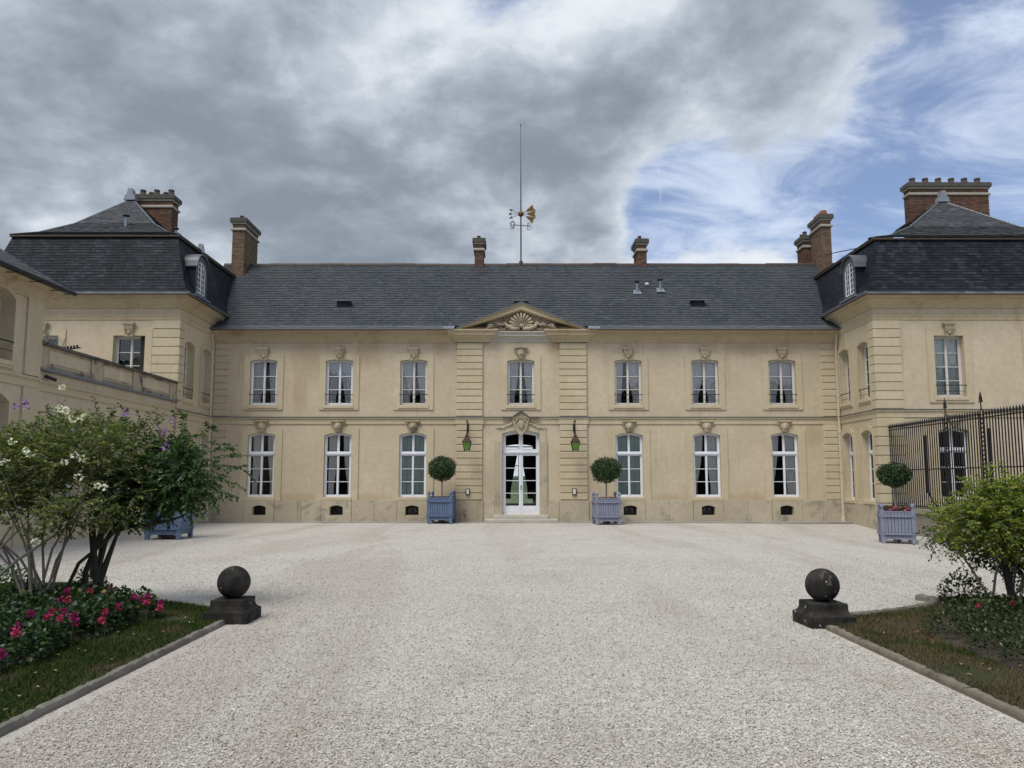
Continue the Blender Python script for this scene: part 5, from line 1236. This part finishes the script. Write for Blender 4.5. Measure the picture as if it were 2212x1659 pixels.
bollard(3.61, 9.12, M_boll2, 'dark stone ball with white lichen on a pedestal at the right kerb', RD(4))

# ------------------------------------------------------------------ beds, kerbs, lawns
def poly_flat(name, pts, z, mat):
    return struct(name, MB().add([(a, b, z) for a, b in pts], [tuple(range(len(pts)))]), mat)
LL = [(-3.36, -2), (-3.36, 9.35), (-3.70, 9.95), (-4.4, 10.45), (-5.1, 10.8), (-5.8, 11.5), (-6.6, 12.4), (-14, 12.7), (-14, -2)]
RL = [(3.57, -2), (14, -2), (14, 11.0), (5.95, 10.95), (5.85, 10.75), (5.6, 10.45), (5.1, 10.05), (4.6, 9.75), (4.1, 9.50), (3.57, 9.1)]
poly_flat('left_lawn', LL, .045, M_turf); poly_flat('right_lawn', RL, .045, M_turf)
BL = [(-4.35, 4.0), (-4.40, 8.2), (-4.25, 9.2), (-4.45, 9.75), (-5.2, 10.25), (-6.3, 11.3), (-13, 11.8), (-13, 4.0)]
BR = [(4.42, 3.5), (4.30, 6.8), (4.34, 7.9), (4.62, 8.8), (5.3, 9.5), (6.4, 10.2), (13, 10.3), (13, 3.5)]
def ragged(poly, amp, seed):
    o = []; r = random.Random(seed)
    for (a, b) in zip(poly, poly[1:] + poly[:1]):
        L = math.hypot(b[0] - a[0], b[1] - a[1]); n = max(1, int(L / .12))
        for i in range(n):
            t = i / n; o.append((a[0] + (b[0] - a[0]) * t + r.uniform(-amp, amp), a[1] + (b[1] - a[1]) * t + r.uniform(-amp, amp)))
    return o
BL = ragged(BL, .03, 1); BR = ragged(BR, .03, 2)
poly_flat('left_bed_soil', BL, .049, M_soil); poly_flat('right_bed_soil', BR, .049, M_soil)
def kerb(name, lab, pts, wdt, h, mat, seed, cat='kerb', sunk=()):
    k_ = thing(name, lab, cat, (*pts[0], 0)); r = random.Random(seed); acc = 0
    P = [Vector(p) for p in pts]; i = 0
    segs = list(zip(P, P[1:])); stone = 0
    for a, b in segs:
        L = (b - a).length; d = (b - a) / L; nrm = Vector((d.y, -d.x)); s = 0
        while s < L - .02:
            l = min(r.uniform(.62, 1.0), L - s)
            if L - s - l < .25: l = L - s
            mb = MB(); n = 20; vs = []
            for q in range(n + 1):
                t = s + .008 + (l - .016) * q / n; c = a + d * t; e_ = (.009 if q in (0, n) else 0)
                nz = lambda f, p: mnoise.noise((c.x * f + p, c.y * f, p))
                w0 = wdt / 2 * (1 - .08 + .10 * nz(5, seed)) - e_ * .4; zt = h + .012 * nz(3.3, seed + 7) + .012 * nz(16, seed + 2) - e_ - (.028 if stone in sunk else 0)
                for (o, z) in ((-w0, -.06), (-w0, zt - .025 + .008 * nz(11, 3)), (-w0 * .8, zt - .004), (w0 * .1, zt + .010 * nz(21, 9)), (w0 * .68, zt - .003 + .014 * nz(15, 5)), (w0, zt - .034 + .01 * nz(9, 8))): vs.append((c.x + nrm.x * o, c.y + nrm.y * o, z))
                vs.append((c.x + nrm.x * (w0 + .012), c.y + nrm.y * (w0 + .012), -.06))
            m = 7
            mb.add(vs, [(q * m + j, q * m + j + 1, (q + 1) * m + j + 1, (q + 1) * m + j) for q in range(n) for j in range(m - 1)] + [tuple(range(m)), tuple(n * m + j for j in range(m - 1, -1, -1))])
            part('kerb_stone', mb, mat, k_); s += l; stone += 1
kerb('left_kerb', 'worn grey stone kerb along the left lawn', [(-3.36, 1.0), (-3.36, 9.12)], .095, .056, M_kerb, 3)
kerb('right_kerb', 'warm grey stone kerb along the right lawn', [(3.56, 1.0), (3.56, 8.86)], .10, .058, M_kerb_y, 4)
arc = [(3.95, 9.42), (4.6, 9.72), (5.05, 9.98), (5.45, 10.28), (5.72, 10.58), (5.80, 10.85), (5.68, 11.02)]
kerb('curved_kerb', 'curved stone edging behind the right ball bollard', arc, .14, .075, M_kerb, 5)
# grass blades (uncountable)
def inside(px, py, poly):
    r = np.zeros(len(px), bool); j = len(poly) - 1
    for i in range(len(poly)):
        xi, yi = poly[i]; xj, yj = poly[j]; c = ((yi > py) != (yj > py)) & (px < (xj - xi) * (py - yi) / (yj - yi + 1e-12) + xi); r ^= c; j = i
    return r
def grass(name, lawn, bed, n, x0, x1, y0, y1, seed, gmat):
    r = np.random.RandomState(seed); px = x0 + (x1 - x0) * r.rand(n); py = y0 + (y1 - y0) * r.rand(n)
    kp = inside(px, py, lawn) & ~inside(px, py, bed); px, py = px[kp], py[kp]; n = len(px)
    dens = np.array([mnoise.noise((a * 1.4, b * 1.4, seed)) for a, b in zip(px, py)]); kp = dens + .62 > r.rand(n) * .8; px, py = px[kp], py[kp]; n = len(px)
    h = .018 + .03 * r.rand(n); a = r.rand(n) * 6.28; le = (r.rand(n, 2) - .5) * .05; w_ = .0035 + .002 * r.rand(n)
    z = np.full(n, .044)
    v = np.stack([np.stack([px - np.cos(a) * w_, py - np.sin(a) * w_, z], 1), np.stack([px + np.cos(a) * w_, py + np.sin(a) * w_, z], 1), np.stack([px + le[:, 0], py + le[:, 1], z + h], 1)], 1)
    o = struct(name, npmesh(name, v, 3, [(0, 1, 2)], r.rand(n), gmat), None, 'stuff'); return o
grass('left_grass', LL, BL, 230000, -8, -3.4, 4.2, 12.7, 5, M_grass)
grass('right_grass', RL, BR, 150000, 3.6, 8, 4.2, 11.2, 6, M_grass_dry)
# fallen leaves and petals
r2 = random.Random(21)
fl_me = [npmesh('fallen_leaf', leaves_np(np.zeros((1, 3)), np.array([[1., 0, .1]]), np.array([[0, 0, 1.]]), np.array([.05]), np.array([.032])), 5, LF, [.1], M_fallen), npmesh('fallen_leaf', leaves_np(np.zeros((1, 3)), np.array([[1., 0, .2]]), np.array([[0, 0, 1.]]), np.array([.038]), np.array([.036])), 5, LF, [.6], M_fallen)]
for i in range(46):
    side = -1 if i < 28 else 1
    x = -r2.uniform(3.5, 4.3) if side < 0 else r2.uniform(3.7, 4.4); y = r2.uniform(5.2, 9.2)
    o = part('fallen_leaf', fl_me[i % 2], None, None, T(x, y, .068, r2.uniform(0, 6.3)))
    tag(o, 'small dry leaf lying on the %s lawn strip' % ('left' if side < 0 else 'right'), 'leaf', 'fallen leaves on the %s lawn' % ('left' if side < 0 else 'right'))
for (x, y) in ((-1.2, 12.5), (-2.3, 13.2), (.6, 14.1), (1.9, 11.3), (-.4, 8.2), (2.3, 15.5), (-4.2, 14.5), (4.9, 17.3), (1.1, 7.1), (-2.9, 5.9)):
    o = part('fallen_leaf', fl_me[1], None, None, T(x, y, .03, r2.uniform(0, 6.3))); tag(o, 'brown dry leaf lying on the gravel', 'leaf', 'dry leaves on the gravel')

# ------------------------------------------------------------------ shrubs
leaf_unit = {}
def unit_leaf(mat):
    if mat.name not in leaf_unit: leaf_unit[mat.name] = npmesh('leaf', leaves_np(np.zeros((1, 3)), np.array([[1., 0, 0]]), np.array([[0, 0, 1.]]), np.array([1.]), np.array([.62])), 5, LF, [0.], mat)
    return leaf_unit[mat.name]
def grow(root, mat, bases, blobs, n_twig, leaves_per, size, seed, bark, droop=.25, n_ind=160, gap=.0, stems=True, up=.35, sprays=()):
    """twigs spread through the blobs (c, r), each carrying leaves; boughs run from the bases to the blobs"""
    r = np.random.RandomState(seed); tw = MB(); P = []; Dn = []; Up = []
    vol = np.array([b[1][0] * b[1][1] * b[1][2] for b in blobs]); vol = vol ** .75; vol /= vol.sum()
    def twig(c, d, L, nl):
        d = d / np.linalg.norm(d); pts = []
        for j in range(5):
            t = j / 4; pts.append(c + d * L * t + np.array([0, 0, -droop * L * t * t]))
        tw.tube(pts, [.004 * (1 - .6 * j / 4) for j in range(5)], 3)
        for q in range(nl):
            t = .1 + .9 * q / max(1, nl - 1); i = min(3, int(t * 4)); p = pts[i] + (pts[i + 1] - pts[i]) * (t * 4 - i)
            sd_ = np.cross(d, [0, 0, 1.]); sd_ = sd_ / (np.linalg.norm(sd_) + 1e-6) * (1 if q % 2 else -1)
            dd = d * .5 + sd_ * (.7 + .3 * r.rand()) + r.randn(3) * .3 + np.array([0, 0, -droop * 1.2]); P.append(p); Dn.append(dd); Up.append(np.array([0, 0, 1.]) * .8 + r.randn(3) * .5)
    for k_ in range(n_twig):
        b = blobs[r.choice(len(blobs), p=vol)]; d = r.randn(3); d /= np.linalg.norm(d); rad = r.rand() ** .45
        c = np.array(b[0]) + d * rad * np.array(b[1])
        if gap and mnoise.noise(Vector(c) * 2.2 + Vector((seed, 0, 0))) < -gap: continue
        dirn = d * .6 + np.array([0, 0, up]) + r.randn(3) * .45
        twig(c, dirn, r.uniform(.10, .24), leaves_per)
    for (s0, e0, n_l) in sprays:
        s0 = np.array(s0); e0 = np.array(e0); twig(s0, e0 - s0, np.linalg.norm(e0 - s0), n_l)
        for q in range(n_l // 5):
            t = .3 + .65 * r.rand(); c = s0 + (e0 - s0) * t + np.array([0, 0, -droop * np.linalg.norm(e0 - s0) * t * t]); twig(c, (e0 - s0) / np.linalg.norm(e0 - s0) + r.randn(3) * .55, r.uniform(.08, .2), 6)
    P, Dn, Up = map(np.array, (P, Dn, Up)); n = len(P); L = size[0] + (size[1] - size[0]) * r.rand(n)
    # the leaves nearest the camera are single parts, the rest one mesh
    dist = np.linalg.norm(P - np.array([0, 0, 1.65]), axis=1); order = np.argsort(dist - L * 8); ind = order[:n_ind]; rest = order[n_ind:]
    me = unit_leaf(mat)
    for i in ind:
        dn = Vector(Dn[i]).normalized(); sd_ = dn.cross(Vector(Up[i])).normalized(); u_ = sd_.cross(dn); M = Matrix.Identity(4)
        for row in range(3): M[row][0] = dn[row] * L[i]; M[row][1] = -sd_[row] * L[i]; M[row][2] = u_[row] * L[i]; M[row][3] = P[i][row]
        part('leaf', me, None, root, M)
    part('crown', npmesh('crown', leaves_np(P[rest], Dn[rest], Up[rest], L[rest], L[rest] * .62), 5, LF, r.rand(len(rest)), mat), None, root)
    part('twigs', tw, bark, root)
    if stems:
        for b0 in bases:
            for q in range(b0[2]):
                bl = blobs[r.choice(len(blobs), p=vol)]; e = np.array(bl[0]) + r.randn(3) * np.array(bl[1]) * .4; s0 = np.array([b0[0] + r.randn() * b0[4], b0[1] + r.randn() * b0[4], .04])
                m1 = s0 + (e - s0) * .33 + np.array([r.randn() * .04, r.randn() * .04, .18]); m2 = s0 + (e - s0) * .68 + np.array([r.randn() * .05, r.randn() * .05, .10])
                part('stem', MB().tube([s0, (s0 + m1) / 2 + np.array([r.randn() * .015, 0, .03]), m1, m2, e], [b0[3], b0[3] * .9, b0[3] * .8, b0[3] * .5, b0[3] * .2], 7), bark, root)
def flowers(root, mat, name, spots, rad, n, seed, s):
    r = np.random.RandomState(seed)
    for p in spots: part(name, npmesh(name, petals(p, rad * r.uniform(.7, 1.2), n, r, s), 5, LF, r.rand(n), mat), None, root)

sA = thing('rose_shrub', 'broad olive-green shrub with white roses and a cluster of pale stems, left bed', 'shrub', (-5.75, 9.7, 0))
blA = [((-5.9, 9.7, 1.80), (1.0, .6, .56)), ((-5.45, 9.8, 1.95), (.8, .55, .52)), ((-6.6, 9.5, 1.75), (.7, .5, .60)), ((-5.30, 9.7, 1.48), (.70, .5, .40)), ((-6.0, 9.4, 1.28), (.85, .45, .30)), ((-6.9, 9.5, 1.5), (.6, .5, .5))]
grow(sA, M_leafA, [(-5.82, 9.72, 13, .018, .09), (-6.55, 9.3, 5, .022, .05)], blA, 3700, 9, (.034, .062), 31, M_bark, .2, 180, gap=.15)
rr = np.random.RandomState(5)
flowers(sA, M_wpet, 'rose', [(-6.53, 9.2, 2.12), (-6.45, 9.2, 2.15), (-6.35, 9.2, 2.10), (-5.95, 9.15, 2.12), (-5.78, 9.15, 2.02), (-5.72, 9.15, 1.98), (-6.35, 9.1, 1.86), (-5.98, 9.1, 1.87), (-5.43, 9.2, 2.52), (-5.36, 9.2, 2.50), (-5.27, 9.2, 2.40), (-5.16, 9.2, 2.42), (-5.22, 9.2, 1.96), (-5.12, 9.2, 1.92), (-5.34, 9.2, 1.88), (-5.16, 9.2, 1.70), (-6.1, 9.05, 1.68), (-4.93, 9.2, 1.60), (-4.85, 9.2, 1.58), (-5.42, 9.2, 2.78), (-5.5, 9.0, .95)], .033, 20, 7, .032)
hS = thing('hibiscus_shrub', 'loose upright shrub with violet flowers rising above the roses, left bed', 'shrub', (-5.9, 10.6, 0))
blH = [((-6.3, 10.5, 2.18), (.55, .35, .38)), ((-5.6, 10.6, 2.22), (.6, .35, .33)), ((-4.95, 10.6, 2.20), (.45, .3, .30)), ((-5.7, 10.5, 1.7), (.9, .35, .5))]
spr = [((-6.1 + i * .19, 10.4, 2.25), (-6.25 + i * .21 + .05 * math.sin(i * 5), 10.3, 2.62 + .10 * math.sin(i * 3.1)), 12) for i in range(9)]
grow(hS, M_leafH, [(-5.55, 10.5, 5, .028, .05)], blH, 620, 8, (.045, .07), 33, M_bark_dk, .05, 120, gap=.05, sprays=spr, up=.8)
flowers(hS, M_pur, 'hibiscus_flower', [(-6.32, 9.9, 2.70), (-6.28, 9.9, 2.62), (-6.42, 9.9, 2.62), (-5.3, 10, 2.22), (-5.05, 10.0, 2.55), (-4.45, 10, 2.45), (-4.55, 10, 2.32), (-4.5, 10, 2.10), (-4.55, 10, 1.92), (-4.3, 10, 1.72), (-5.85, 9.95, 2.30)], .035, 10, 8, .042)
sB = thing('dark_leaved_shrub', 'dark green spreading shrub with drooping sprays reaching right over the gravel', 'shrub', (-5.5, 10.4, 0))
blB = [((-4.75, 10.3, 1.72), (.55, .45, .48)), ((-4.3, 10.2, 1.75), (.45, .4, .45)), ((-4.45, 10.2, 1.54), (.5, .4, .24)), ((-5.1, 10.3, 1.45), (.5, .4, .4)), ((-4.45, 10.3, 2.10), (.4, .35, .28))]
spB = [((-4.1, 10.2, 2.0), (-3.62, 10.1, 2.25), 20), ((-4.2, 10.2, 2.2), (-3.9, 10.1, 2.55), 16), ((-4.0, 10.1, 1.85), (-3.42, 10.0, 1.98), 22), ((-4.05, 10.1, 1.7), (-3.45, 10.0, 1.76), 24), ((-4.1, 10.1, 1.55), (-3.55, 10.0, 1.62), 20), ((-4.2, 10.1, 1.50), (-3.8, 10.0, 1.45), 16), ((-4.4, 10.2, 2.3), (-4.3, 10.1, 2.66), 14), ((-3.95, 10.1, 1.95), (-3.55, 10.05, 2.12), 18)]
grow(sB, M_leafB, [], blB, 1100, 8, (.05, .08), 35, M_bark_dk, .35, 300, gap=.22, stems=False, up=.2, sprays=spB)
for pts, rad in (([(-5.60, 10.35, .03), (-5.62, 10.3, .45), (-5.52, 10.3, .72), (-5.42, 10.3, 1.05), (-5.15, 10.3, 1.5)], [.055, .05, .05, .042, .02]),
                 ([(-5.52, 10.45, .03), (-5.50, 10.4, .5), (-5.40, 10.35, .85), (-5.25, 10.3, 1.1), (-4.8, 10.3, 1.5)], [.05, .045, .042, .035, .015]),
                 ([(-5.45, 10.35, .78), (-5.3, 10.3, .98), (-5.05, 10.25, 1.06), (-4.75, 10.2, 1.08), (-4.55, 10.2, 1.25), (-4.3, 10.2, 1.42)], [.042, .042, .038, .034, .026, .014]),
                 ([(-4.75, 10.2, 1.08), (-4.5, 10.2, 1.14), (-4.3, 10.15, 1.2), (-4.1, 10.1, 1.42)], [.024, .022, .016, .008]),
                 ([(-5.05, 10.25, 1.06), (-4.9, 10.25, 1.2), (-4.75, 10.25, 1.22), (-4.6, 10.2, 1.45)], [.024, .02, .016, .01]),
                 ([(-5.25, 10.3, 1.1), (-5.0, 10.3, 1.32), (-4.7, 10.3, 1.34), (-4.5, 10.3, 1.6)], [.03, .025, .02, .01]),
                 ([(-5.75, 10.1, .25), (-5.6, 10.1, .60), (-5.3, 10.1, .85), (-5.05, 10.1, 1.1)], [.03, .03, .026, .015])):
    part('branch', MB().tube(pts, [q * .8 for q in rad], 8), M_bark_dk, sB)
tag(part('tree_stake', MB().tube([(-5.28, 10.05, 0), (-5.36, 10.05, .5), (-5.47, 10.1, 1.2)], .042, 8), M_post, None), 'dark round wooden stake leaning against the left shrub trunks', 'stake')
tag(part('tree_stake', MB().tube([(-6.46, 9.6, 0), (-6.47, 9.6, .93)], .055, 8), M_post, None), 'dark upright wooden stake at the left picture edge', 'stake')

sR = thing('lime_shrub', 'yellow-green bushy shrub at the right picture edge', 'shrub', (6.1, 9.7, 0))
blR = [((6.08, 9.5, 1.33), (.66, .5, .34)), ((6.65, 9.4, 1.38), (.7, .5, .42)), ((5.75, 9.5, 1.15), (.55, .45, .30)), ((6.35, 9.4, .98), (.6, .45, .30))]
spR = [((5.6, 9.4, 1.35), (5.12, 9.3, 1.45), 12), ((5.7, 9.4, 1.5), (5.45, 9.3, 1.72), 12), ((6.0, 9.4, 1.65), (5.9, 9.3, 1.98), 12), ((6.2, 9.4, 1.65), (6.25, 9.3, 1.92), 12), ((5.9, 9.4, 1.6), (5.72, 9.3, 1.86), 12), ((5.5, 9.4, 1.15), (5.15, 9.3, 1.2), 10)]
grow(sR, M_leafR, [(6.30, 9.75, 8, .014, .13), (5.98, 9.7, 2, .018, .03)], blR, 2200, 9, (.036, .064), 41, M_bark, .25, 220, gap=.12, sprays=spR)
flowers(sR, M_wpet, 'rose', [(6.05, 8.95, 1.62), (6.2, 8.95, 1.66), (5.95, 8.95, 1.3), (6.05, 8.9, 1.12)], .035, 14, 9, .03); flowers(sR, M_pur, 'hibiscus_flower', [(6.1, 9.0, 1.92)], .035, 12, 10, .04)
sQ = thing('dark_back_shrub', 'dark green shrub hanging low behind the yellow-green one, right bed', 'shrub', (6.4, 10.4, 0))
grow(sQ, M_leafB, [(6.9, 10.4, 3, .03, .05)], [((6.3, 10.3, .88), (.45, .35, .26)), ((6.7, 10.2, .75), (.5, .35, .3)), ((5.85, 10.3, 1.0), (.35, .3, .2))], 520, 8, (.035, .06), 43, M_bark_dk, .35, 100, sprays=[((5.9, 10.2, .95), (5.3, 10.1, 1.02), 14), ((6.1, 10.2, .75), (5.75, 10.1, .62), 12)], up=0.)
tag(part('tree_stake', MB().tube([(6.12, 9.55, 0), (6.0, 9.6, 1.0)], .045, 8), M_post, None), 'dark leaning wooden stake among the right shrub stems', 'stake')

# ------------------------------------------------------------------ bedding plants
def plant_mesh(seed, mat, n, rad, h, size, wd):
    r = np.random.RandomState(seed); d = rnd_unit(n, r); d[:, 2] = np.abs(d[:, 2]); q = (.55 + .45 * r.rand(n, 1)); P = d * q * np.array([rad, rad, h]); P[:, 2] += .02
    L = size * (.7 + .6 * r.rand(n)); return npmesh('foliage', leaves_np(P, d + .8 * rnd_unit(n, r), d * .4 + np.array([0, 0, .8]) + .4 * rnd_unit(n, r), L, L * wd, .1), 5, LF, r.rand(n), mat)
gm = [plant_mesh(50 + i, M_leafG, 330, .21, .30, .048, 1.05) for i in range(4)]
lm = [plant_mesh(60 + i, M_leafL, 260, .24, .24, .040, .7) for i in range(4)]
r2 = random.Random(31)
def bedding(name, lab, cat, grp, meshes, pts, zt=.06):
    for (x, y, s) in pts:
        o = thing(name, lab, cat, (x, y, zt), 0, grp); M = T(x, y, zt, r2.uniform(0, 6.3)) @ Matrix.Scale(s, 4); part('foliage', r2.choice(meshes), None, o, M)
pl_ = []
for i in range(11):
    for j in range(12):
        x = -4.42 - j * .27 + r2.uniform(-.09, .09); y = 6.3 + i * .36 + r2.uniform(-.1, .1)
        if y > 9.5 and x > -4.5 - (y - 9.5) * .8: continue
        if x < -6.9 or x < -.66 * y - .3: continue
        if r2.random() < .10 and x < -5.4: continue
        pl_.append((x, y, r2.uniform(.8, 1.15)))
bedding('geranium_plant', 'dark green geranium plant massed under the left shrubs', 'plant', 'geraniums of the left bed', gm, pl_)
pr_ = []
for i in range(9):
    for j in range(12):
        x = 4.60 + j * .33 + r2.uniform(-.1, .1); y = 6.2 + i * .40 + r2.uniform(-.1, .1)
        if x < 4.45 + max(0, y - 8.2) * .62 or x > .66 * y + 2.2: continue
        pr_.append((x, y, r2.uniform(.75, 1.15)))
bedding('low_bedding_plant', 'low dark green bedding plant under the right shrubs', 'plant', 'low plants of the right bed', lm, pr_)
bedding('round_bush', 'small dense dark bush beside the left trunks', 'bush', None, [plant_mesh(70, M_leafB, 900, .26, .42, .04, .7)], [(-5.78, 10.7, 1.0)])
bedding('round_bush', 'small dark bush at the back of the right bed', 'bush', None, [plant_mesh(71, M_leafL, 700, .32, .40, .045, .7)], [(5.95, 10.35, 1.)])
bedding('round_bush', 'low green bush at the far left behind the pale stems', 'bush', None, [plant_mesh(72, M_leafB, 900, .45, .40, .05, .7)], [(-7.1, 10.9, 1.)])
heads = [(-4.58, 7.48, 0), (-4.49, 7.67, 1), (-4.41, 7.46, 1), (-4.36, 7.64, 0), (-4.24, 7.38, 1), (-4.11, 7.36, 0), (-3.94, 7.1, 0), (-4.25, 6.77, 0), (-4.11, 6.53, 1), (-3.81, 5.89, 0), (-4.92, 8.56, 0), (-4.86, 8.59, 1), (-3.95, 7.64, 1), (-3.77, 7.24, 1), (-4.06, 8.12, 0), (-4.22, 8.76, 0), (-4.07, 8.66, 0), (-4.03, 8.7, 0), (-3.79, 8.15, 1), (-3.61, 8.06, 0), (-3.51, 7.83, 1), (-4.64, 8.94, 1), (-4.81, 9.4, 0), (-5.09, 8.98, 0), (-4.91, 9.13, 1), (4.74, 8.0, 1), (5.23, 8.21, 0)]
rr = np.random.RandomState(77)
for i, (x, y, c) in enumerate(heads):
    h = .36 + .05 * rr.rand()
    o = thing('geranium_bloom', '%s geranium bloom standing above the leaves of the %s bed' % ('coral red' if c else 'magenta', 'left' if x < 0 else 'right'), 'flower', (x, y, .06), 0, '%s geranium blooms, %s bed' % ('coral' if c else 'magenta', 'left' if x < 0 else 'right'))
    part('stalk', MB().tube([(x, y, .1), (x + .01, y, h)], .004, 4), M_leafG, o)
    part('petals', npmesh('petals', petals((x, y, h), .029 * rr.uniform(.6, 1.15) * (.6 if x > 0 else 1), 40, rr, .024 if x < 0 else .016), 5, LF, rr.rand(46), M_cor if c else M_mag), None, o)
